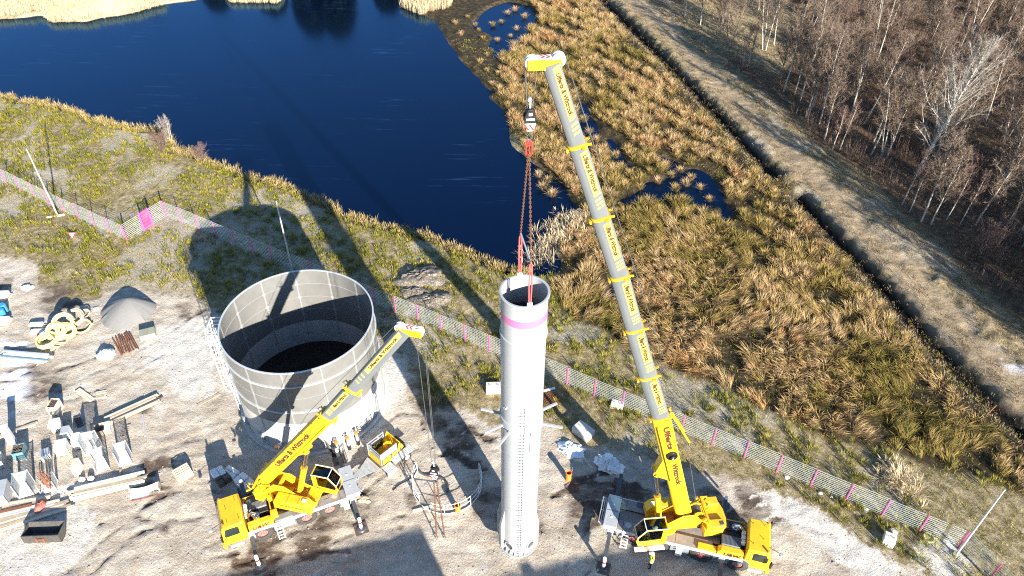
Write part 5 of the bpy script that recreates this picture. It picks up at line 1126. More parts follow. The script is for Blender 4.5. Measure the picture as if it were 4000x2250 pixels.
# left crane: carrier heads left, boom across the tank
LL = Vector((-13.0, 30.63, 0)); LY = R(204.23); LTT = (1.43, 0.0); LAZ = R(-12)
LN = sframe([(12.25, 3.10), (6.47, 11.12), (4.48, 14.05), (.80, 19.55)], Vector((-4.7, 28.0, 0)), R(168), LL, LY, LTT)
make_crane(dict(label='yellow three axle mobile crane on the left with its short boom reaching past the tank', loc=tuple(LL), yaw=LY, near=1, axn=3, axles=(0, 1.59, 4.58), cab=5.42, tt=LTT, slew=LAZ-LY, ladder=3.45, steps=-1.15,
    outriggers=((-1.65, 3.07), (5.25, 3.09)), cw=(-2.25, -3.3), winch=-2.5, opcab=(.55, 2.35, .62, 1.5), nodes=LN, widths=[(.78, .98), (.66, .82), (.58, .70)],
    cyl=(-.1, 2.35, 1.35, 7.3, .55), head=(.9, .42), hook=(-4.7, 28.0, 8.1), rr=.016))
hook_block((-4.7, 28.0, 7.55), 'black hook block with striped lower plate above the ring railing, hanging from the left crane', 1.0, R(-10))
lc2 = thing('lifting_chain', 'two rusty chains hanging down to the sand inside the ring railing', 'lifting chain', (-4.7, 28.0, 6.4))
for dx in (-.28, .28): chain(lc2, Vector((dx*.3, 0, 0)), Vector((dx, -.1, -6.25)), 70, .05); MB().tube([(dx+.09*math.cos(x_), -.1, -6.3+.13*math.sin(x_)) for x_ in [2*math.pi*i/10 for i in range(10)]], .025, 6, True).build('chain_hook', M['dark_grey'], lc2)

# ------------------------------------------------------------------ windows of the photograph used to read off ground points
ZB = lambda x, y, z=0.0: at(x/1.9322, 1500+y/1.9322, z)
ZU = lambda x, y, z=0.0: at(x/2.3367, 980+y/2.3367, z)
ZC = lambda x, y, z=0.0: at(1380+x/1.998, 1650+y/1.998, z)
ZP = lambda x, y, z=0.0: at(1850+x/1.1592, 1000+y/1.1592, z)
ZR = lambda x, y, z=0.0: at(2200+x/1.9322, 1500+y/1.9322, z)
ZF = lambda x, y, z=0.0: at(2900+x/1.932, 1500+y/1.932, z)
ZL = lambda x, y, z=0.0: at(800+x/1.9322, 1500+y/1.9322, z)
LZ = lambda x, y, z=0.0: at(x/2.07, 350+y/2.07, z)
ZQ = lambda x, y, z=0.0: at(150+x/2.275, 1530+y/2.275, z)
ZT = lambda x, y, z=0.0: at(x/1.743, 1650+y/1.743, z)
def gz(p): return float(hz(p[0], p[1]))
def edge(a, b):
    """thing frame from the two lower front corners: origin, turn, width"""
    v = b-a; return (a.x, a.y, min(gz(a), gz(b))+.005), math.atan2(v.y, v.x), math.hypot(v.x, v.y)

# ------------------------------------------------------------------ fences
def fence(name, label, P0, P1, n0=0, skip=()):
    v = Vector((P1[0]-P0[0], P1[1]-P0[1], 0)); ln = v.length; n = max(1, round(ln/2.5)); st = ln/n; az = math.atan2(v.y, v.x)
    root = thing(name, label, 'fence', (P0[0], P0[1], 0), az, 'galvanised mesh fences with pink posts')
    q = MB()
    for i in range(11): q.bar((.03, 0, .06+i*.19), (st-.03, 0, .06+i*.19), .012, .022)
    k = int(st/.16)
    for i in range(k): q.bar((.05+i*.16, 0, .05), (.05+i*.16, 0, 1.98), .005, .005, up=(0,1,0))
    me = q.mesh('wire_panel', M['wire'])
    q = MB(); q.bar((0,-.045,-.1), (0,-.045,2.02), .06, .05, up=(0,1,0))
    for i in range(11): q.box(-.04, .04, -.085, -.065, .05+i*.19, .08+i*.19)
    pm = q.mesh('post', M['pink'])
    for i in range(n+1):
        x, y = P0[0]+v.x*i/n, P0[1]+v.y*i/n; h = float(hz(x, y)); o = link('post', pm, root); o.location = (i*st, 0, h)
        if i < n and i not in skip: o = link('wire_panel', me, root); o.location = (i*st, 0, h)
    return root
c1, c2 = LZ(1030, 1228), LZ(1345, 1030); c3 = at(3500+880/3.622, 1850+1040/3.622)
a0 = c1+(LZ(205, 845)-LZ(950, 1200)).normalized()*32.5
fence('mesh_fence', 'pink posted mesh fence from the left edge of the photo to the pink gate', a0, c1)
g0, g1 = c1.lerp(c2, .42), c1.lerp(c2, .66)
fence('mesh_fence', 'short mesh fence piece between the corner and the left side of the pink gate', c1, g0)
fence('mesh_fence', 'short mesh fence piece right of the pink gate', g1, c2)
fence('mesh_fence', 'long straight mesh fence with pink posts running behind tank, column and right crane', c2, c3)
c4 = c3+Vector((math.cos(R(-63)), math.sin(R(-63)), 0))*7.5
fence('mesh_fence', 'pink posted mesh fence past the pole in the lower right corner', c3, c4)
v = g1-g0; gt = thing('gate', 'magenta pink gate of upright bars in the zigzag of the mesh fence', 'gate', (g0.x, g0.y, gz(g0)), math.atan2(v.y, v.x)); gl = v.length; q = MB()
for x_ in (.06, gl-.06): q.bar((x_, 0, 0), (x_, 0, 2.1), .1, .1, up=(0,1,0))
for z_ in (.12, 2.0): q.bar((.1, 0, z_), (gl-.1, 0, z_), .07, .07)
q.build('frame', M['pink'], gt); q = MB(); q.bar((0,0,.14), (0,0,1.98), .04, .04, up=(0,1,0)); me = q.mesh('bar', M['pink'])
n = int((gl-.25)/.11)
for i in range(n): o = link('bar', me, gt); o.location = (.16+i*(gl-.32)/(n-1), 0, 0)
# ------------------------------------------------------------------ light poles without lamps
def pole(b, h, label, base, rz=0.0):
    t = thing('light_pole', label, 'pole', (b.x, b.y, gz(b)), rz); MB().cyl((0,0,-.1), (0,0,h), .085, .055, 14).build('mast', M['galv'], t); MB().cyl((0,0,h-.02), (0,0,h+.06), .06, .04, 10).build('cap', M['dull_galv'], t)
    if base == 'plank': MB().box(-1.0, .75, -.28, -.08, 0, .16).build('base_beam', M['pale_wood'], t, .01)
    else: MB().cyl((0,0,-.05), (0,0,.1), .22, None, 16).build('base_plate', M['dull_galv'], t)
pole(LZ(463, 1010), 8.0, 'slim white pole behind the left fence, standing on a pale timber', 'plank', R(20))
pole(at(960+780/4.2625, 760+1275/4.2625), 8.05, 'slim grey pole rising behind the far rim of the tank', '')
pole(at(3500+850/3.622, 1850+1145/3.622), 7.6, 'thick grey pole at the fence corner in the lower right', '')
# ------------------------------------------------------------------ steel cages, crates and pallets of the left yard
def pallet_bits(t, w_, d_, h0=0.0, m=None):
    m = m or M['pale_wood']; q = MB(); q.box(0, .10, 0, d_, 0, .10); f_ = q.mesh('runner', m)
    for x_ in (0, w_/2-.05, w_-.1): o = link('runner', f_, t); o.location = (x_, 0, h0)
    q = MB(); q.box(0, w_, 0, .115, .102, .125); bmh = q.mesh('board', m); n = max(4, int(d_/.19))
    for i in range(n): o = link('board', bmh, t); o.location = (0, i*(d_-.115)/(n-1), h0)
def pallet(a, b, d_, label, m=None, z=0.0, n=1, group=None):
    loc, rz, w_ = edge(a, b)
    for i in range(n):
        t = thing('pallet', label if n == 1 else label+(', top of its stack', ', second from the top', ', third from the top', ', fourth from the top', ', fifth from the top', ', lowest of its stack')[(n-1-i) if i else 5], 'pallet', (loc[0], loc[1], loc[2]+z+i*.135), rz+(random.uniform(-.03, .03) if n > 1 else 0), group); pallet_bits(t, w_, d_, 0, m)
def cage(a, b, d_, h, label, walls='blr', rods=False):
    h *= 1.2
    loc, rz, w_ = edge(a, b); t = thing('steel_cage', label, 'steel cage', loc, rz); q = MB()
    for x_ in (.03, w_-.03):
        for y_ in (.03, d_-.03): q.bar((x_, y_, 0), (x_, y_, h), .06, .06, up=(0,1,0)); q.cyl((x_, y_, h), (x_, y_, h+.09), .05, .02, 8)
    for y_ in (.03, d_-.03): q.bar((0, y_, .14), (w_, y_, .14), .06, .08)
    for x_ in (.03, w_-.03): q.bar((x_, 0, .14), (x_, d_, .14), .06, .08)
    q.build('frame', M['galv'], t); q = MB(); q.box(.02, w_-.02, 0, .12, .18, .20); me = q.mesh('floor_slat', M['white']); n = int(d_/.15)
    for i in range(n): o = link('floor_slat', me, t); o.location = (0, .03+i*(d_-.18)/(n-1), 0)
    def wall(nm, p0, p1):
        p0 = Vector(p0); p1 = Vector(p1); q = MB(); n = int((p1-p0).length/.05)
        for i in range(n+1): c_ = p0.lerp(p1, i/n); q.bar(c_+Vector((0,0,.2)), c_+Vector((0,0,h)), .016, .016, up=(0,1,0))
        for z_ in [.2+i*.05 for i in range(int((h-.2)/.05)+1)]: q.bar(p0+Vector((0,0,z_)), p1+Vector((0,0,z_)), .016, .016)
        q.bar(p0+Vector((0,0,h)), p1+Vector((0,0,h)), .05, .05); q.build(nm, M['dull_galv'], t)
    if 'b' in walls: wall('back_mesh', (.03, d_-.03, 0), (w_-.03, d_-.03, 0))
    if 'l' in walls: wall('side_mesh', (.03, .03, 0), (.03, d_-.03, 0))
    if 'r' in walls: wall('side_mesh', (w_-.03, .03, 0), (w_-.03, d_-.03, 0))
    if rods:
        for i in range(22):
            x_, y_ = random.uniform(.1, w_-.1), random.uniform(.1, d_-.1); q = MB(); q.bar((x_, y_, .2), (x_+random.uniform(-.15, .15), y_+random.uniform(-.1, .2), random.uniform(1.2, 1.9)), .03, .03, up=(0,1,0)); r_ = tag(q.build('rusty_rod', M['rust']), 'rusty steel rod standing in the steel cage of rods', 'rod', 'rusty rods in the steel cage'); r_.matrix_world = Matrix.Translation(loc) @ Matrix.Rotation(rz, 4, 'Z')
    return t
def box(a, b, d_, h, label, m, name='crate', cat='crate', pal=True, lid=None, z=0.0, wd=None):
    loc, rz, w_ = edge(a, b); w_ = wd or w_; t = thing(name, label, cat, (loc[0], loc[1], loc[2]+z), rz); h0 = 0
    if pal: pallet_bits(t, w_, d_); h0 = .13
    q = MB(); q.box(.02, w_-.02, .02, d_-.02, h0, h); q.build('body', m, t, .02)
    q = MB(); q.box(0, w_, 0, d_, h, h+.04); q.build('lid', lid or m, t, .015)
    for x_ in (0, w_-.05): MB().box(x_-.004, x_+.054, -.012, .02, h0, h).build('corner_strip', lid or m, t)
    return t
def opencrate(a, b, d_, h, label, m, fill=True, z=0.0):
    loc, rz, w_ = edge(a, b); t = thing('crate', label, 'crate', (loc[0], loc[1], loc[2]+z), rz); k = 4; bh = (h-.13)/k; pallet_bits(t, w_, d_)
    for (nm, A) in (('board', (0, w_, 0, .03)), ('board', (0, w_, d_-.03, d_))):
        q = MB(); q.box(A[0], A[1], A[2], A[3], .0, bh-.012); me = q.mesh(nm, m)
        for i in range(k): o = link(nm, me, t); o.location = (0, 0, .13+i*bh)
    q = MB(); q.box(0, .03, .032, d_-.032, 0, bh-.012); me = q.mesh('board', m)
    for x_ in (0, w_-.03):
        for i in range(k): o = link('board', me, t); o.location = (x_, 0, .13+i*bh)
    if fill:
        r_ = random.Random(int(w_*1000)); q = MB()
        for i in range(70):
            c_ = Vector((r_.uniform(.12, w_-.12), r_.uniform(.12, d_-.12), h-.12+r_.uniform(-.05, .06))); q.bar(c_, c_+Vector((r_.uniform(-.2, .2), r_.uniform(-.2, .2), r_.uniform(-.05, .08))), r_.uniform(.03, .1), .03)
        o = q.build('scraps', M['dark_wood'], t); o['kind'] = 'stuff'
    return t
cage(ZQ(520,735), ZQ(640,690), 1.15, 1.25, 'large open galvanised steel cage with white slatted floor between the crates and the timber pile', 'br')
cage(ZQ(425,585,.0), ZQ(560,560), .9, 1.5, 'galvanised steel cage directly behind the large open one', 'blr')
cage(ZQ(725,675), ZQ(840,640), 1.0, 1.35, 'narrow galvanised steel cage right of the large one, below the shaded pallet', 'blr')
cage(ZT(130,525), ZT(235,495), 1.2, 1.25, 'galvanised cage by the long brown beams at the left', 'blr')
cage(ZT(280,495), ZT(392,465), .9, .9, 'low galvanised steel cage holding upright rusty rods', 'r', True)
box(ZQ(175,585), ZQ(283,560), .85, .95, 'square white box on a pallet left of the steel cages, the nearer of two', M['white'])
box(ZQ(330,525), ZQ(436,498), .85, 1.0, 'white box on a pallet touching the left side of the steel cage', M['white'])
box(ZQ(225,440), ZQ(300,425), .75, .8, 'white box with an open blue shaded front behind the two square ones', M['white'], lid=M['grey_box'])
box(ZQ(325,755), ZQ(383,745), .9, .95, 'narrow tall white crate left of the large steel cage', M['white'], lid=M['pale_wood'])
opencrate(ZQ(105,215), ZQ(180,215), .95, 1.0, 'open wooden crate full of dark scraps at the top of the crate row', M['pale_wood'])
box(ZQ(135,375), ZQ(225,345), .9, .55, 'white pallet crate below the crate of scraps', M['white'])
pallet(ZQ(85,330,.9), ZQ(180,310,.9), .8, 'white pallet lying on top of the pallet crate', M['white'], .9)
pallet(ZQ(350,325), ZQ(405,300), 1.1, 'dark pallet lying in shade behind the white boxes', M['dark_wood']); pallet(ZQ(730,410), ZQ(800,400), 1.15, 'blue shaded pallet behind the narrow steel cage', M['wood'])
loc, rz, w_ = edge(ZQ(500,405), ZQ(650,365)); t = thing('feed_trough', 'long open wooden trough with white end behind the steel cages', 'trough', loc, rz); q = MB(); q.box(0, w_, 0, .04, 0, .5); q.build('side_board', M['wood'], t); q = MB(); q.box(0, w_, .85, .89, 0, .5); q.build('side_board', M['wood'], t); q = MB(); q.box(w_-.4, w_, .042, .848, .04, .5); q.build('end_block', M['white'], t, .02); q = MB(); q.box(0, .04, .042, .848, 0, .5); q.build('end_board', M['wood'], t); q = MB(); q.box(.042, w_-.402, .042, .848, 0, .04); q.build('bottom', M['dark_wood'], t)
box(ZT(290,270), ZT(358,245), .75, .55, 'low grey tub with two round lids on a pallet', M['grey_box'], 'tub', 'tub')
opencrate(ZT(110,270), ZT(185,255), .9, .95, 'blue green steel container full of scrap beside the tall white post box', M['bluegreen'])
opencrate(ZT(-20,330), ZT(40,310), 1.0, .8, 'container of pale scrap at the left edge of the photo', M['grey_box'])
box(ZT(-45,590), ZT(70,565), 1.5, 1.1, 'large pale green container cut off by the left edge', M['grey_box'], 'container', 'container', False)
loc, rz, w_ = edge(ZT(58,150), ZT(103,140)); t = thing('post_box', 'tall narrow white column box among the crates at the left', 'column', loc, rz); q = MB(); q.box(0, .5, 0, .4, 0, 1.7); q.build('body', M['plastic_white'], t, .04); q = MB(); q.box(-.03, .53, -.03, .43, 1.7, 1.76); q.build('cap', M['white'], t, .02); q = MB(); q.box(-.06, .56, -.06, .46, 0, .08); q.build('foot', M['concrete'], t)
for i, (X, Y) in enumerate(((395,795), (475,785))):
    p = ZQ(X, Y); o = MB().box(-.2, .2, -.17, .17, 0, .34).build('white_bag', M['plastic_white'], None, .09); o.location = (p.x, p.y, gz(p)); tag(o, ('small white bag left of the round stake below the large steel cage', 'small white bag right of the stake below the large steel cage')[i], 'bag')
# stack of pallets near the left crane, and wrapped goods in the crane's shade
pallet(ZB(1355,755), ZB(1465,690), .95, 'pale wooden pallet left of the left crane', None, 0, 5, 'stacked pallets left of the left crane')
for i, (X, Y, w_, d_, h_, rz, mk, lb) in enumerate(((90,760,.9,.9,.6,R(40),'plastic_white','white wrapped bales in the left crane shade, left one'), (120,800,1.0,.8,.7,R(45),'dark_wood','dark stack of boards wrapped in net behind the left crane cab'), (225,760,1.4,.9,.55,R(-35),'plastic_white','white wrapped board stack touching the back of the left crane'), (140,690,1.1,.7,.5,R(-30),'plastic_white','open bag of white rubble in the left crane shade'))):
    p = ZL(X, Y); t = thing('wrapped_goods', lb, 'goods', (p.x, p.y, gz(p)), rz); pallet_bits(t, w_, d_)
    r_ = random.Random(i); 
    for a_ in range(2):
        for b_ in range(2): q = MB(); q.box(a_*w_/2+.01, (a_+1)*w_/2-.01, b_*d_/2+.01, (b_+1)*d_/2-.01, .13, h_+r_.uniform(-.06, .08)); q.build('bale', M[mk], t, .05)
# ------------------------------------------------------------------ boards and beams: each one its own
def beams(a, b, n, w_, h_, labs, m, cat='beam', name='timber_beam', layers=1, gap=.02, bearers=True, jit=.35, grp=None):
    """a pile of boards lying from a to b"""
    v = b-a; ln = v.length; az = math.atan2(v.y, v.x); per = Vector((-v.y, v.x, 0)).normalized()
    if bearers:
        for t_ in (.18, .8):
            c_ = a+v*t_; o = MB().box(-.06, .06, -.25, n*(w_+gap)+.25, 0, .1).build('bearer', M['wood'], None, .005); o.location = (c_.x, c_.y, gz(c_)); o.rotation_euler.z = az; tag(o, f'squared bearer under the {labs}, '+('left' if t_ < .5 else 'right')+' end', 'bearer')
    pos = ['nearest', 'second', 'third', 'fourth', 'fifth', 'sixth', 'seventh', 'eighth']
    for L_ in range(layers):
        for i in range(max(1, n-L_)):
            q = MB(); dl = random.uniform(-jit, jit); q.box(-ln/2+dl, ln/2+dl+random.uniform(-jit, 0), 0, w_, 0, h_); mm = m if not isinstance(m, (list, tuple)) else m[(i+L_) % len(m)]
            o = q.build(name, mm, None, .006); c_ = (a+b)/2+per*(i*(w_+gap)+L_*.08); o.location = (c_.x, c_.y, gz(c_)+.005+(.1 if bearers else 0)+L_*(h_+.004)); o.rotation_euler.z = az+random.gauss(0, .012)
            tag(o, f'{pos[min(i, 7)]} {cat}, '+('upper' if L_ else 'lower')+f' layer, {labs}' if layers > 1 else (f'{cat} of the {labs}' if n == 1 else f'{pos[min(i, 7)]} {cat} from the front, {labs}'), cat, grp or labs)
beams(ZB(525,905), ZB(1085,770), 6, .2, .1, 'pale timber pile before the cages', [M['pale_wood'], M['plastic_white'], M['pale_wood'], M['wood']], 'board', 'timber_board', 2)
beams(ZB(815,330), ZB(1235,135), 6, .17, .08, 'long timber pile pointing at the tank', [M['wood'], M['pale_wood'], M['dark_wood'], M['pale_wood']], 'board', 'timber_board', 2)
beams(ZT(-60,770), ZT(480,600), 4, .22, .12, 'pale timber row above the steel skip', [M['pale_wood'], M['wood']], 'board', 'timber_board', 1)
beams(ZT(-60,690), ZT(445,570), 3, .18, .1, 'grey timber row behind the pale one', [M['wood'], M['galv'], M['pale_wood']], 'board', 'timber_board', 1)
beams(ZT(-60,650), ZT(255,575), 1, .25, .25, 'rusty brown beam row by the red sack', M['rust'], 'beam', 'steel_beam', 1, bearers=False)
beams(ZT(40,600), ZT(365,545), 2, .28, .14, 'weathered boards behind the rusty beam', [M['wood'], M['pale_wood']], 'board', 'timber_board', 1, bearers=False)
beams(ZT(-30,120), ZT(240,25), 2, .18, .1, 'timbers on the snow patch', [M['pale_wood'], M['wood']], 'board', 'timber_board', 1, bearers=False)
beams(ZU(10,1000), ZU(440,1045), 6, .16, .12, 'white and blue profile bundle at left', [M['white'], M['galv'], M['bluegreen'], M['white']], 'profile', 'metal_profile', 2)
beams(ZU(370,900), ZU(560,905), 5, .14, .06, 'plank heap below the pipe coils', [M['wood'], M['pale_wood'], M['dark_wood']], 'plank', 'plank', 1, jit=.5)
beams(ZU(1810,1420), ZU(2010,1310), 1, .28, .05, 'lone plank on the sand left of the tank', M['wood'], 'plank', 'plank', 1, bearers=False, jit=0)
beams(ZU(865,1360), ZU(970,1340), 7, .1, .06, 'small board heap behind the crates', [M['pale_wood'], M['wood']], 'board', 'timber_board', 1, bearers=False, jit=.1)
beams(ZU(690,1290), ZU(830,1390), 2, .22, .06, 'slanting planks left of the small board heap', M['pale_wood'], 'plank', 'plank', 1, bearers=False, jit=.1)
beams(ZB(1073,235), ZB(1090,400), 1, .1, .08, 'thin grey bar lying below the long timber pile', M['galv'], 'bar', 'steel_bar', 1, bearers=False, jit=0)
beams(ZB(905,650), ZB(895,725), 1, .14, .14, 'round stake end between cage and timber', M['wood'], 'stake', 'stake', 1, bearers=False, jit=0)
p, b_ = ZU(1040, 800), ZU(1100, 955); v = b_-p
for i in range(9):
    q = MB(); q.tube([(-1.3, 0, .07), (-.4, .02, .1), (.5, -.01, .08), (1.3, .02, .07)], .06, 7); o = q.build('rusty_bar', M['rust']); pr = Vector((-v.y, v.x, 0)).normalized(); c_ = (p+b_)/2+pr*(i*.17)+v.normalized()*random.uniform(-.15, .15); o.location = (c_.x, c_.y, gz(c_)); o.rotation_euler.z = math.atan2(v.y, v.x)+random.gauss(0, .04); tag(o, ['first','second','third','fourth','fifth','sixth','seventh','eighth','ninth'][i]+' rusty bar from the left in the rusty bundle below the grey sand heap', 'bar', 'rusty bar bundle')
# ------------------------------------------------------------------ heap of sand, bags, skip, sheet, coils
c_ = ZU(1165, 560); q = MB(); n = 44; rg = []; r_ = random.Random(3); kr = [r_.uniform(-.06, .06) for _ in range(n)]
for j in range(13):
    t_ = j/12; ring_ = []
    for k in range(n):
        a = 2*math.pi*k/n; rad = (1-t_)*(2.35+kr[k]*3*(1-t_)+.12*math.sin(3*a))+.01; z_ = 1.35*(1-(1-t_)**1.55)-.03
        ring_.append((rad*math.cos(a)*1.02+.25*t_, rad*math.sin(a)*.92+.3*t_, z_+.05*math.sin(2.3*a+5*t_)*(1-t_)*t_))
    rg.append(ring_)
o = q.loft(rg).build('sand_heap', M['sandpile']); o.location = (c_.x, c_.y, gz(c_)); tag(o, 'cone shaped heap of grey crushed sand beside the grass', 'sand heap')
def lump(p, rx, ry, rz_, m, name, label, cat, seed, z=0.0, sh=.25, stuff_=False):
    r_ = np.random.default_rng(seed); q = MB(); rg = []; n = 30; ph = r_.uniform(0, 6, 6)
    for j in range(11):
        f_ = j/10*math.pi/2; rr = []
        for k in range(n):
            a = 2*math.pi*k/n; s_ = 1+sh*(math.sin(2*a+ph[0])*.5+math.sin(3*a+ph[1]+j*.7)*.4+math.sin(5*a+ph[2]-j)*.3+r_.normal(0, .22)); rr.append((rx*math.cos(f_)**.7*math.cos(a)*s_, ry*math.cos(f_)**.7*math.sin(a)*s_, rz_*math.sin(f_)*(1+sh*.5*r_.normal(0, .5))))
        rg.append(rr)
    o = q.loft(rg).build(name, m, None, 0, 50); o.location = (p.x, p.y, gz(p)+z); tag(o, label, cat); return o
lump(ZU(970, 955), .75, .55, .55, M['plastic_white'], 'big_bag', 'crumpled white big bag on the sand left of the rusty bars', 'bag', 4)
lump(ZT(285, 585), .35, .5, .45, M['sack'], 'red_sack', 'faded red sack slung over the brown beams at the left', 'sack', 5, .15)
lump(ZR(345, 615), .95, .75, .5, M['plastic_white'], 'plastic_sheet', 'crumpled white plastic sheet left of the right crane boom', 'plastic sheet', 6, 0, .45)
lump(ZR(60, 500), 1.0, .6, .35, M['snow'], 'snow_heap', 'heap of old snow and plastic near the concrete blocks', 'snow heap', 7, 0, .45)
lump(ZU(250, 340), .5, .4, .25, M['snow'], 'snow_heap', 'small pile of old snow at the upper left yard edge', 'snow heap', 8, 0, .4)
p = ZF(1205, 760); n_ = 26; hx_ = rng.normal(0, .62, n_); hy_ = rng.normal(0, .85, n_); v_, f_, a_ = blades(hx_, hy_, .35*np.exp(-(hx_**2+hy_**2))+0*hx_, 60, .4, np.full(n_, .95), 1.15, .016, .3, None, np.clip(rng.normal(.55, .2, n_), 0, 1))
o = link('straw_heap', np_mesh('straw_heap', v_, f_, {'tint': a_}, [Gr['reed']])); o.location = (p.x, p.y, gz(p)); tag(o, 'heap of pale cut straw behind the right fence', 'straw heap')
for i, (X, Y, s_) in enumerate(((1060, 705, 1.6), (1085, 760, 1.2), (1040, 740, 1.0))): lump(dpt(X, Y), 1.5*s_, .9*s_, .5*s_, M['dark_soil'] if 'dark_soil' in M else M.setdefault('dark_soil', mat('dark dug soil', (.12, .095, .065), .95, var=.35, scale=2.5, dirt=(.75,.77,.8), dirt_amt=.75, bump=.5, bscale=12)), 'soil_mound', ('large snow flecked soil mound behind the fence right of the tank', 'snow flecked soil mound nearest the fence right of the tank', 'low soil mound left of the dug hole behind the fence')[i], 'soil mound', 10+i, -.05, .35)
for i, (X, Y) in enumerate(((1165, 860), (1185, 868), (1205, 880), (1220, 866), (1200, 862), (1180, 880), (1228, 884))): lump(ZL(X, Y), .22, .17, .17, M['wood'], 'wood_chunk', ('leftmost', 'second', 'third', 'fourth', 'fifth', 'lowest', 'rightmost')[i]+' brown wood chunk beside the rear outrigger of the left crane', 'wood chunk', 20+i, 0, .3)
loc, rz, w_ = edge(ZB(190,1210), ZB(455,1200)); t = thing('steel_bucket', 'dark steel excavator bucket lying open below the timber rows', 'bucket', loc, rz); w_ = 2.45
q = MB(); pr = [(0, .1), (.12, 0), (.75, .05), (1.25, .75), (1.2, .78), (.72, .12), (.14, .07), (.06, .14), (.1, .85), (.04, .85)]; q.prism(pr, 0, w_, 'x'); q.build('shell', M['bucket'] if 'bucket' in M else M.setdefault('bucket', mat('dark bucket steel', (.09, .085, .08), .55, .4, var=.3, scale=3, dirt=(.3,.22,.15), dirt_amt=.5)), t)
for x_ in (0, w_-.04): q = MB(); q.prism([(.05, .1), (.14, .02), (.75, .07), (1.22, .76), (.1, .82)], x_, x_+.04, 'x'); q.build('side_plate', M['bucket'], t)
q = MB(); q.box(.95, 1.05, -.1, .02, .2, .7); q.box(1.4, 1.5, -.1, .02, .2, .7); q.bar((1.0, -.07, .6), (1.45, -.07, .6), .06, .06); q.build('hitch', M['rust'], t)
loc, rz, w_ = edge(ZB(985,872), ZB(1210,815)); t = thing('sheet_trough', 'curved pale plastic sheet trough lying right of the timber pile', 'sheet', loc, rz); q = MB(); n = 10; rg = []
for i in range(n+1):
    x_ = w_*i/n; sag = .18*math.sin(math.pi*i/n); rg.append([(x_, .0-sag, 0), (x_, .5-sag, .02), (x_, .55-sag, .5), (x_, .58-sag, .5), (x_, .53-sag, -.01), (x_, -.02-sag, -.02+.02)])
q.loft(rg).build('sheet', M['plastic_white'], t); q = MB(); q.box(w_-.04, w_+.04, 0, .6, 0, .5); q.build('end_plate', M['wood'], t); MB().box(.1, w_-.1, -.25, -.18, 0, .07).build('batten', M['rust'], t)
def coil(p, r0, turns, tr, m, label, tilt=0.0, az=0.0, seed=0):
    pts = []; n = turns*22; r_ = random.Random(seed); w1, w2 = r_.uniform(.02, .06), r_.uniform(0, 6)
    for i in range(n+1):
        a = 2*math.pi*i/22; lay = (i/22) ; rad = r0+ (tr*1.9)*((i//22) % 2)+w1*math.sin(2*a+w2); pts.append((rad*math.cos(a), rad*math.sin(a), tr+lay*tr*1.5))
    o = MB().tube(pts, tr, 8).build('pipe_coil', m); o.location = (p.x, p.y, gz(p)+.02+abs(math.sin(tilt))*(r0*.7)); o.rotation_euler = (tilt, 0, az); tag(o, label, 'pipe coil', 'coils of drain pipe in the left yard')
coil(ZU(450, 850), .62, 4, .095, M['hose_yellow'], 'lowest left coil of yellow pipe with a black inner side', .1, .2, 1); coil(ZU(525, 770), .60, 5, .095, M['hose_yellow'], 'yellow pipe coil above the lowest one, lying on its side', .5, .8, 2); coil(ZU(605, 755), .55, 3, .095, M['hose_yellow'], 'yellow pipe coil leaning on its left neighbour', .7, 1.2, 3)
coil(ZU(600, 670), .62, 6, .095, M['hose_yellow'], 'thick upright yellow coil at the top left of the pipe heap', .95, .5, 4); coil(ZU(760, 700), .72, 1, .085, M['hose_yellow'], 'single loose yellow loop at the right of the pipe heap', .15, .3, 5); coil(ZU(705, 630), .58, 3, .075, M['hose_tan'], 'tan coil of pipe behind the loose yellow loop', .6, .4, 6); coil(ZU(780, 590), .36, 2, .05, M['hose_tan'], 'small brown coil at the top right of the pipe heap', .4, .1, 7)
pallet(ZU(275, 770), ZU(430, 765), 1.3, 'pallet with white sacks beside the yellow pipe coils'); 
for i, (X, Y) in enumerate(((340, 690), (350, 752))): p = ZU(X, Y); o = MB().box(-.6, .6, -.25, .25, 0, .22).build('white_sack', M['plastic_white'], None, .08); o.location = (p.x, p.y, gz(p)+.14); o.rotation_euler.z = .1; tag(o, ('upper', 'lower')[i]+' flat white sack on the pallet beside the pipe coils', 'sack')
loc, rz, w_ = edge(ZU(1290, 825), ZU(1390, 800)); t = thing('slab_pallet', 'pallet of grey green slabs right of the rusty bars', 'slab pallet', loc, rz); w_ = 1.25; pallet_bits(t, w_, .95); q = MB(); q.box(0, w_, 0, .16, 0, .42); me = q.mesh('slab', M['concrete_green'] if 'concrete_green' in M else M.setdefault('concrete_green', mat('grey green slab', (.26, .265, .20), .9, var=.2)))
for i in range(5): o = link('slab', me, t); o.location = (0, .02+i*.185, .13)
for i, (X, Y, dx, dy, h_, mk, nm, lb) in enumerate(((60, 490, 2.2, 1.2, .5, 'concrete', 'pallet_load', 'brownish load on a pallet at the left edge above the blue barrels'), (70, 700, 1.6, 1.0, .35, 'plastic_white', 'pallet_load', 'white crumpled load at the left edge below the blue barrels'))):
    p = ZU(X, Y); t = thing(nm, lb, 'pallet load', (p.x-dx, p.y, gz(p)), .1); pallet_bits(t, dx, dy); MB().box(.05, dx-.05, .05, dy-.05, .13, .13+h_).build('load', M[mk], t, .12)
for i, (X, Y) in enumerate(((20, 560), (50, 555), (35, 600))): p = ZU(X, Y); t = thing('barrel', ('left', 'right', 'front')[i]+' bright blue barrel at the left edge of the yard', 'barrel', (p.x, p.y, gz(p))); MB().cyl((0,0,0), (0,0,.85), .3, .3, 18).build('body', M['blue'], t, .04); MB().cyl((0,0,.85), (0,0,.9), .27, None, 18).build('lid', M['blue'], t, .01)
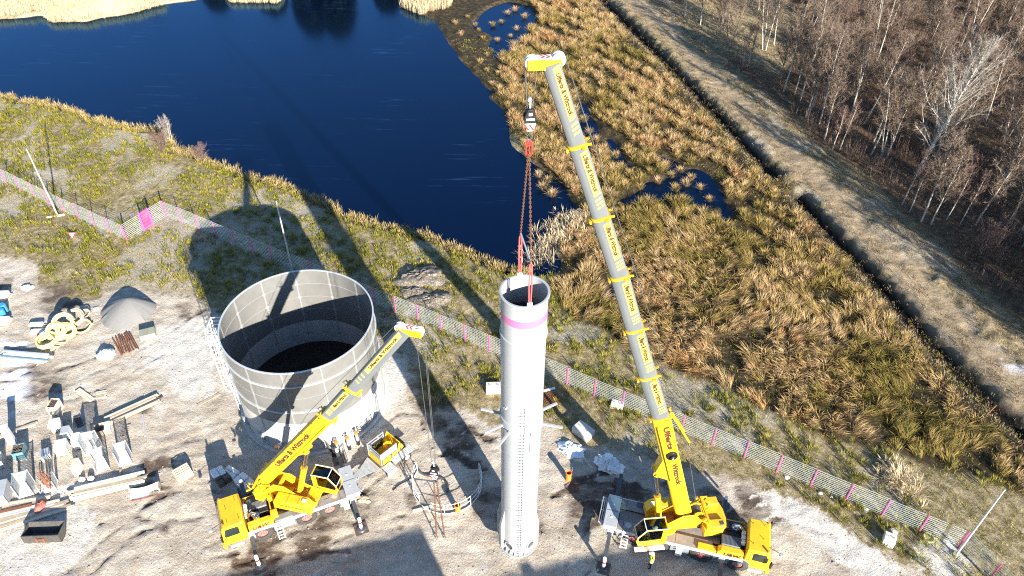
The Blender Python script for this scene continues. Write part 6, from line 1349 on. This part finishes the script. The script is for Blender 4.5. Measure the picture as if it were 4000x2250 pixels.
p = ZU(880, 533); o = MB().box(-.25, .25, -.2, .2, 0, .12).build('white_slab', M['concrete'], None, .02); o.location = (p.x, p.y, gz(p)); o.rotation_euler.z = .5; tag(o, 'small white slab lying left of the grey sand heap', 'slab')
p = LZ(592, 1195); t = thing('road_sign', 'red bordered triangular road sign lying point down in the grass', 'road sign', (p.x, p.y, gz(p)+.25), .2); rt = t
for nm, s_, y_, m in (('border', .5, 0, 'red'), ('face', .31, -.012, 'white')):
    q = MB(); q.prism([(s_*math.cos(R(-90+120*k)), s_*math.sin(R(-90+120*k))) for k in range(3)], y_-.01, y_+.01); q.build(nm, M[m], t)
t.rotation_euler = (R(-35), 0, .1)
# ------------------------------------------------------------------ concrete blocks and odds near the column and the right fence
def block(p, s, rz, label, m='concrete', name='concrete_block', cat='concrete block'):
    t = thing(name, label, cat, (p.x, p.y, gz(p)), rz); MB().box(-s[0]/2, s[0]/2, -s[1]/2, s[1]/2, -.03, s[2]).build('body', M[m], t, .03)
    for k in (-.25, .25): MB().tube([(k*s[0]-.07, 0, s[2]-.02), (k*s[0]-.05, 0, s[2]+.09), (k*s[0]+.05, 0, s[2]+.09), (k*s[0]+.07, 0, s[2]-.02)], .015, 5).build('lifting_eye', M['rust'], t)
block(ZP(92, 615), (1.3, .8, .6), .05, 'pale concrete block just left of the white column'); block(ZR(150, 375), (1.5, 1.0, .65), -.75, 'tilted pale concrete block between column and right crane'); block(ZR(405, 170), (1.0, .6, .5), -.3, 'small white concrete block at the fence left of the boom')
block(ZF(1095, 1195), (.75, .75, .7), -.5, 'white concrete cube on the verge before the right fence'); p = ZF(1140, 1120); block(p, (.5, .4, .35), .2, 'small rubble block behind the white cube on the verge')
p = ZP(340, 655); t = thing('rebar_mats', 'stack of rusty reinforcement mats lying right of the white column', 'steel mats', (p.x, p.y, gz(p)), -.5)
for L_ in range(4):
    q = MB()
    for i in range(13): q.bar((-.9+i*.15, -.7, .03+L_*.06), (-.9+i*.15, .7, .03+L_*.06), .02, .02)
    for i in range(10): q.bar((-.95, -.68+i*.15, .05+L_*.06), (.95, -.68+i*.15, .05+L_*.06), .02, .02)
    q.build('mat', M['rust'], t)
p = ZP(335, 628); o = MB().bar((-.6, 0, .3), (.6, .25, .5), .22, .03).build('white_board', M['plastic_white']); o.location = (p.x, p.y, gz(p)); tag(o, 'narrow white board resting on the rusty mats', 'board')
def stub(p, h, label, r=.2):
    q = MB(); n = 20; rg = []
    for k in range(n): a = 2*math.pi*k/n; c_, s_ = math.cos(a), math.sin(a); rg.append([((r-.02)*c_, (r-.02)*s_, -.1), (r*c_, r*s_, -.1), (r*c_, r*s_, h-.15), ((r+.03)*c_, (r+.03)*s_, h-.14), ((r+.03)*c_, (r+.03)*s_, h), ((r-.01)*c_, (r-.01)*s_, h)])
    rg.append(rg[0]); o = q.loft(rg, cap=False).build('pipe_stub', M['orange']); o.location = (p.x, p.y, gz(p)); tag(o, label, 'pipe'); return o
stub(ZR(38, 725), .85, 'upright orange pipe stub between column and right crane'); stub(ZC(815, 690), .75, 'upright orange pipe stub inside the white ring railing')
p = ZF(1405, 1160); q = MB(); q.tube([(.34*math.cos(2*math.pi*k/24), .34*math.sin(2*math.pi*k/24), .07) for k in range(24)], .07, 8, True); q.cyl((0,0,.02), (0,0,.05), .3, None, 20); o = q.build('yellow_ring', M['hose_yellow']); o.location = (p.x, p.y, gz(p)); tag(o, 'yellow ring lying at the foot of the right fence', 'ring')
for i, (X, Y, s_, lb) in enumerate(((588, 826, .16, 'white scrap below the third right fence panel'), (930, 950, .25, 'white scrap of paper under the right fence'), (672, 850, .12, 'tiny white scrap near the fence post'), (335, 705, .2, 'grey scrap at the foot of a fence post'))):
    p = ZF(X, Y); lump(p, s_, s_*.8, s_*.5, M['plastic_white'], 'litter', lb, 'litter', 40+i)
# rusty post by the ditch
for i, (A, B, lb) in enumerate((((1845, 225), (1915, 160), 'rusty slanting post beside the ditch at the right edge'), ((2090, 465), (2125, 440), 'thin post at the right edge by the ditch'))):
    a, b_ = ZF(*A), ZF(*B, 1.0); o = MB().cyl((0,0,-.1), tuple(b_-a-Vector((0,0,0))+Vector((0,0,.0))), .06, None, 8).build('fence_post', M['rust']); o.location = (a.x, a.y, gz(a)); tag(o, lb, 'post')
# ------------------------------------------------------------------ ring railing lying under the left crane's hook
pts = np.array([ZC(x_, y_)[:2] for x_, y_ in ((500,620), (545,660), (640,705), (725,722), (850,690), (930,635))]); A_ = np.c_[2*pts, np.ones(len(pts))]; sl_ = np.linalg.lstsq(A_, (pts**2).sum(1), rcond=None)[0]; rc = sl_[:2]; rr0 = math.sqrt(sl_[2]+sl_[:2]@sl_[:2])
t = thing('ring_railing', 'white round platform railing standing on the sand between the left crane and the column', 'railing', (rc[0], rc[1], .03)); a0_, a1_ = R(-205), R(25)
q = MB(); n = 30
for z_, w_ in ((.05, .07), (.6, .03), (1.1, .04)):
    for k in range(n):
        if z_ > .1 and k in (9, 10, 11): continue
        b0, b1 = a0_+(a1_-a0_)*k/n, a0_+(a1_-a0_)*(k+1)/n; q.bar((rr0*math.cos(b0), rr0*math.sin(b0), z_), (rr0*math.cos(b1), rr0*math.sin(b1), z_), .035, w_)
q.build('rail', M['white'], t); q = MB(); q.bar((0,0,0), (0,0,1.12), .04, .04, up=(0,1,0)); me = q.mesh('post', M['white'])
for k in range(0, n+1, 3): b0 = a0_+(a1_-a0_)*k/n; o = link('post', me, t); o.location = (rr0*math.cos(b0), rr0*math.sin(b0), 0)
beams(ZC(465, 705), ZC(620, 665), 1, .2, .1, 'lone board lying under the ring railing', M['pale_wood'], 'board', 'timber_board', 1, bearers=False, jit=0)
def hose(pts, r, m, name, label, cat='hose', z=.0):
    P = [Vector(p_) for p_ in pts]; out = []
    for i in range(len(P)-1):
        p0 = P[max(i-1, 0)]; p1 = P[i]; p2 = P[i+1]; p3 = P[min(i+2, len(P)-1)]
        for k in range(6):
            t_ = k/6; out.append(.5*((2*p1)+(p2-p0)*t_+(2*p0-5*p1+4*p2-p3)*t_*t_+(3*p1-p0-3*p2+p3)*t_**3))
    out.append(P[-1]); o = MB().tube([(p_.x, p_.y, max(p_.z, gz(p_)+r)) for p_ in out], r, 7).build(name, m); tag(o, label, cat)
hose([ZC(495,355), ZC(535,405), ZC(600,425), ZC(680,435), ZC(725,465), ZC(740,510), ZC(730,550)], .085, M['dark_grey'], 'grey_hose', 'thick grey hose snaking from the trailer to the ring railing')
hose([ZC(310,535), ZC(360,490), ZC(430,450), ZC(480,400)], .04, M['black'], 'cable', 'thin dark cable on the sand below the trailer', 'cable')
for i in range(5):
    a, b_ = ZL(870+4*i, 395, 1.3), ZL(1000-9*i, 545+2*i); hose([a, a.lerp(b_, .3)+Vector((0,0,.25)), a.lerp(b_, .65)+Vector((.1*i-.2,0,.1)), b_], .04, M['black'], 'black_cable', ('leftmost', 'second', 'middle', 'fourth', 'rightmost')[i]+' black cable hanging from the tank wall behind the left crane', 'cable')
# ------------------------------------------------------------------ trailer with yellow tub, lettered EPV
A_, B_ = ZC(225, 345, .75), ZC(365, 235, .75); v = B_-A_; az = math.atan2(v.y, v.x); o_ = A_; t = thing('trailer', 'grey trailer carrying a yellow open tub lettered EPV behind the left crane', 'trailer', (o_.x, o_.y, 0), az)
LN_ = v.length+.35; q = MB(); q.bar((-1.2, .75, .55), (LN_+.3, .75, .55), 1.2, .12); q.bar((-.1, -.15, .55), (LN_, -.15, .55), .1, .12); q.build('chassis', M['dark_grey'], t)
q = MB(); pr = [(0, .62), (LN_-.55, .62), (LN_+.05, 1.15), (LN_-.25, 1.95), (LN_-.55, 1.30), (LN_-.62, 1.25), (0, 1.25)]; q.prism(pr, 0, .05); q.prism(pr, 1.45, 1.5); q.box(0, .05, .05, 1.45, .62, 1.25); q.box(.05, LN_-.55, .05, 1.45, .62, .68); q.prism([(LN_-.55, .62), (LN_+.05, 1.15), (LN_-.25, 1.95), (LN_-.31, 1.93), (LN_-.02, 1.16), (LN_-.56, .7)], .05, 1.45); tb = q.build('tub', M['yellow'], t, .01)
for x_ in (.02, .9, 1.75): MB().box(x_, x_+.09, -.03, -.002, .62, 1.27).build('rib', M['dark_grey'], tb)
q = MB()
for z_ in (1.5, 1.75, 2.05):
    q.bar((.0, .0, z_), (.0, 1.5, z_), .05, .06); q.bar((0, 1.5, z_), (LN_-.6, 1.5, z_), .05, .06)
q.bar((0, 0, 2.05), (LN_-.6, 0, 2.05), .06, .06)
for x_, y_ in ((0, 0), (0, 1.5), (LN_-.6, 0), (LN_-.6, 1.5), (1.0, 1.5)): q.bar((x_, y_, .7), (x_, y_, 2.12), .06, .06, up=(0,1,0))
q.build('guard_frame', M['dull_galv'], t)
q = MB(); q.box(.06, LN_-.66, -.02, .0, 1.42, 2.0); sd_ = q.build('side_sheet', M['grey_box'], t); lettering('EPV', .36, (.55, -.026, 1.62), (1,0,0), (0,0,1), sd_, M['mid_grey'])
q = MB(); q.box(.3, LN_-.8, 1.38, 1.40, .75, 1.7); bs_ = q.build('back_sheet', M['black'], t); lettering('EPV', .42, (.75, 1.374, 1.38), (1,0,0), (0,0,1), bs_, M['band'])
def corr(q, x0, x1, y0, y1, z0, z1, n=12, tri=False):
    rg = []
    for i in range(n*2+1):
        x_ = x0+(x1-x0)*i/(n*2); zz = (.03 if i % 2 else 0); rg.append([(x_, y0, z0+zz), (x_, y1, z1+zz), (x_, y1, z1+zz-.03), (x_, y0, z0+zz-.03)])
    return q.loft(rg)
corr(MB(), .75, LN_+.55, -.62, -.06, .86, .95, 14).build('mudguard', M['dull_galv'], t); corr(MB(), -.1, .7, -.72, -.1, .72, .8, 7).build('step_plate', M['dull_galv'], t)
q = MB(); q.box(-.1, .75, -.75, -.70, .12, .66); q.box(0, .3, -.755, -.69, .25, .5); q.build('side_flap', M['grey_box'], t, .01)
q = MB(); n = 9
for i in range(n):
    x0 = -2.1+1.95*i/n; x1 = -2.1+1.95*(i+1)/n; k0, k1 = (i/n)*.72+.05, ((i+1)/n)*.72+.05; zz = .03*(i % 2); q.add([(x0, .75-k0, .62+zz), (x1, .75-k1, .62+zz), (x1, .75+k1, .62+zz), (x0, .75+k0, .62+zz), (x0, .75-k0, .58+zz), (x1, .75-k1, .58+zz), (x1, .75+k1, .58+zz), (x0, .75+k0, .58+zz)], [(0,1,2,3),(7,6,5,4),(0,4,5,1),(1,5,6,2),(2,6,7,3),(3,7,4,0)])
q.build('drawbar_cover', M['dull_galv'], t); MB().bar((-2.9, .75, .5), (-1.0, .75, .5), .1, .12).build('drawbar', M['dark_grey'], t)
for y_ in (-.38, 1.85): wq = MB(); wq.cyl((1.95, y_-.13, .42), (1.95, y_+.13, .42), .42, None, 24); wh = wq.build('wheel', M['rubber'], t, .05); MB().cyl((1.95, y_-.145, .42), (1.95, y_+.145, .42), .22, None, 16).build('rim', M['white'], wh)
q = MB(); q.box(LN_+.1, LN_+.4, .3, 1.3, .6, 1.0); q.build('rear_box', M['black'], t, .03)
# ------------------------------------------------------------------ people
def person(loc, rz, label, sit=False, helmet=True):
    t = thing('person', label, 'person', loc, rz)
    hp = .52 if sit else .93
    J = {'pel': (0,0,hp), 'spn': (0,.0,hp+.2), 'chs': (0,.02,hp+.42), 'nck': (0,.03,hp+.56), 'hd0': (0,.045,hp+.64), 'hd1': (0,.06,hp+.74), 'hd2': (0,.05,hp+.83)}
    E_ = [('pel','spn'), ('spn','chs'), ('chs','nck'), ('nck','hd0'), ('hd0','hd1'), ('hd1','hd2')]; Rd = {'pel': (.15,.11), 'spn': (.15,.105), 'chs': (.175,.115), 'nck': (.06,.06), 'hd0': (.062,.072), 'hd1': (.078,.10), 'hd2': (.06,.08)}
    for s, k in ((-1, 'l'), (1, 'r')):
        if sit: J.update({'hip'+k: (s*.1, .03, hp-.02), 'kne'+k: (s*.13, .46, hp), 'ank'+k: (s*.13, .5, .1), 'toe'+k: (s*.14, .68, .05)})
        else: J.update({'hip'+k: (s*.1, 0, hp-.08), 'kne'+k: (s*.12, .03+.04*(s > 0), .5), 'ank'+k: (s*.13, -.03+.05*(s > 0), .09), 'toe'+k: (s*.15, .14+.05*(s > 0), .05)})
        J.update({'sho'+k: (s*.20, .0, hp+.48), 'elb'+k: (s*.27, .06, hp+.22), 'wri'+k: (s*.13, .28, hp+.36), 'hnd'+k: (s*.09, .345, hp+.42)})
        E_ += [('pel','hip'+k), ('hip'+k,'kne'+k), ('kne'+k,'ank'+k), ('ank'+k,'toe'+k), ('chs','sho'+k), ('sho'+k,'elb'+k), ('elb'+k,'wri'+k), ('wri'+k,'hnd'+k)]
        Rd.update({'hip'+k: (.10,.10), 'kne'+k: (.065,.07), 'ank'+k: (.05,.055), 'toe'+k: (.045,.035), 'sho'+k: (.07,.07), 'elb'+k: (.048,.048), 'wri'+k: (.034,.03), 'hnd'+k: (.04,.024)})
        for i in range(5):
            a_ = 'f%d%s' % (i, k); b_ = 'g%d%s' % (i, k); sp = (-.032+.02*i)*(1 if i < 4 else 0); x0, y0, z0 = J['hnd'+k]
            if i < 4: J[a_] = (x0+s*sp*.6, y0+.03, z0+.05+sp*.3); J[b_] = (x0+s*sp*.6-s*.02, y0+.055, z0+.075-.008*i)
            else: J[a_] = (x0-s*.045, y0+.01, z0+.0); J[b_] = (x0-s*.06, y0+.03, z0+.03)
            E_ += [('hnd'+k, a_), (a_, b_)]; Rd[a_] = (.0095, .0095); Rd[b_] = (.008, .008)
    nm = list(J); me = bpy.data.meshes.new('body'); me.from_pydata([J[n_] for n_ in nm], [(nm.index(a), nm.index(b)) for a, b in E_], [])
    o = link('body', me, t); sk = o.modifiers.new('skin', 'SKIN'); sk.use_smooth_shade = True
    for i, n_ in enumerate(nm): d_ = me.skin_vertices[0].data[i]; d_.radius = Rd[n_]; d_.use_root = (n_ == 'pel')
    ss = o.modifiers.new('sub', 'SUBSURF'); ss.levels = 1; ss.render_levels = 1
    m = bpy.data.materials.new('worker skin and clothes'); m.use_nodes = True; n = m.node_tree.nodes; l = m.node_tree.links
    tc = n.new('ShaderNodeTexCoord'); sx = n.new('ShaderNodeSeparateXYZ'); l.new(tc.outputs['Object'], sx.inputs[0]); cr = n.new('ShaderNodeValToRGB'); cr.color_ramp.interpolation = 'CONSTANT'; e = cr.color_ramp.elements
    mx_ = n.new('ShaderNodeMath'); mx_.operation = 'DIVIDE'; mx_.inputs[1].default_value = 2.0; l.new(sx.outputs[2], mx_.inputs[0]); l.new(mx_.outputs[0], cr.inputs[0])
    e[0].position = 0; e[0].color = (.015, .013, .012, 1); e[1].position = (.12)/2; e[1].color = (.02, .024, .045, 1)
    for p_, c_ in (((hp+.02)/2, (.03, .035, .05)), ((hp+.575)/2, (.50, .30, .22))): q_ = e.new(p_); q_.color = (*c_, 1)
    l.new(cr.outputs[0], n['Principled BSDF'].inputs['Base Color']); n['Principled BSDF'].inputs['Roughness'].default_value = .8; me.materials.append(m)
    def shell(name, rings, m_, par=t):
        q = MB(); q.loft([[(cx+rx*math.cos(2*math.pi*k/16), cy+ry*math.sin(2*math.pi*k/16), z_) for k in range(16)] for cx, cy, z_, rx, ry in rings], cap=False); return q.build(name, m_, par, ang=60)
    vs = shell('vest', [(0,.01,hp-.08,.205,.16), (0,.01,hp+.1,.20,.155), (0,.015,hp+.3,.215,.155), (0,.015,hp+.44,.225,.14), (0,.02,hp+.53,.15,.10), (0,.03,hp+.56,.085,.085)], M['hivis'])
    for z_ in (hp+.02, hp+.2): shell('reflective_band', [(0,.01,z_,.214,.166), (0,.01,z_+.06,.214,.166)], M['reflect'], vs)
    for s in (-1, 1): MB().cyl((s*.20, .0, hp+.50), (s*.25, .05, hp+.30), .085, .075, 12).build('sleeve', M['hivis'], vs)
    z0 = hp+.79; q = MB(); q.loft([[(.115*c_*math.cos(2*math.pi*k/18), .055+.135*c_*math.sin(2*math.pi*k/18), z0+h_) for k in range(18)] for c_, h_ in ((1.18, -.012), (1.16, .0), (1, .0), (.98, .05), (.8, .10), (.45, .135), (.05, .145))]); q.build('helmet', M['white'], t, ang=60)
    q = MB(); q.box(-.10, .10, .16, .26, z0-.012, z0+.004); q.build('helmet_peak', M['white'], t, .004)
    q = MB(); q.cyl((0,.14,hp+.715), (0,.175,hp+.69), .014, .02, 8); q.build('nose', M['skin'], o)
    for s in (-1, 1): MB().cyl((s*.035,.142,hp+.745), (s*.035,.152,hp+.745), .013, None, 8).build('eye', M['navy'], o); MB().cyl((s*.082,.05,hp+.71), (s*.098,.045,hp+.72), .028, .022, 8).build('ear', M['skin'], o)
    MB().box(-.025, .025, .135, .148, hp+.655, hp+.665).build('mouth', M['red'], o)
    return t
p = ZR(655, 1383); person((p.x, p.y, gz(p)), R(75), 'person in white helmet and yellow hi-vis vest standing beside the right crane')
Tm = Matrix.Translation(RL) @ Matrix.Rotation(RY, 4, 'Z') @ Matrix.Translation((RTT[0], RTT[1], 0)); pp = Tm @ (Matrix.Rotation(RAZ-RY, 4, 'Z') @ Vector((1.0, 1.06, 1.6)))
person(tuple(pp), RAZ-R(90), 'person in yellow hi-vis vest sitting in the cab of the right crane', True)
# ------------------------------------------------------------------ buildings behind the photographer: outside the frame, seen only by their shadows
BH = 12.0; off = -SD*(BH/math.tan(SUN_EL)); ea = R(15); eu = Vector((math.cos(ea), math.sin(ea), 0)); ev = Vector((-eu.y, eu.x, 0))
def hall(corner, x0, x1, depth, label, extra=None):
    c_ = Vector((corner[0], corner[1], 0))+off; t = thing('industrial_hall', label, 'building', (c_.x, c_.y, 0), ea); MB().box(x0, x1, -depth, 0, -.2, BH-.3).build('wall', M['building'], t); MB().box(x0-.0, x1+.0, -depth-.2, .0, BH-.3, BH).build('roof', M['dark_grey'], t)
    if extra: MB().box(*extra).build('roof_vent', M['galv'], t)
hall((-6.1, 28.64), -60, 0, 20, 'large pale industrial hall behind the camera, left of the gap'); hall((-.9, 25.1), 0, 14.8, 20, 'pale industrial hall behind the camera, right of the gap', (1.9, 2.6, -1.2, -.1, BH, BH+.25))
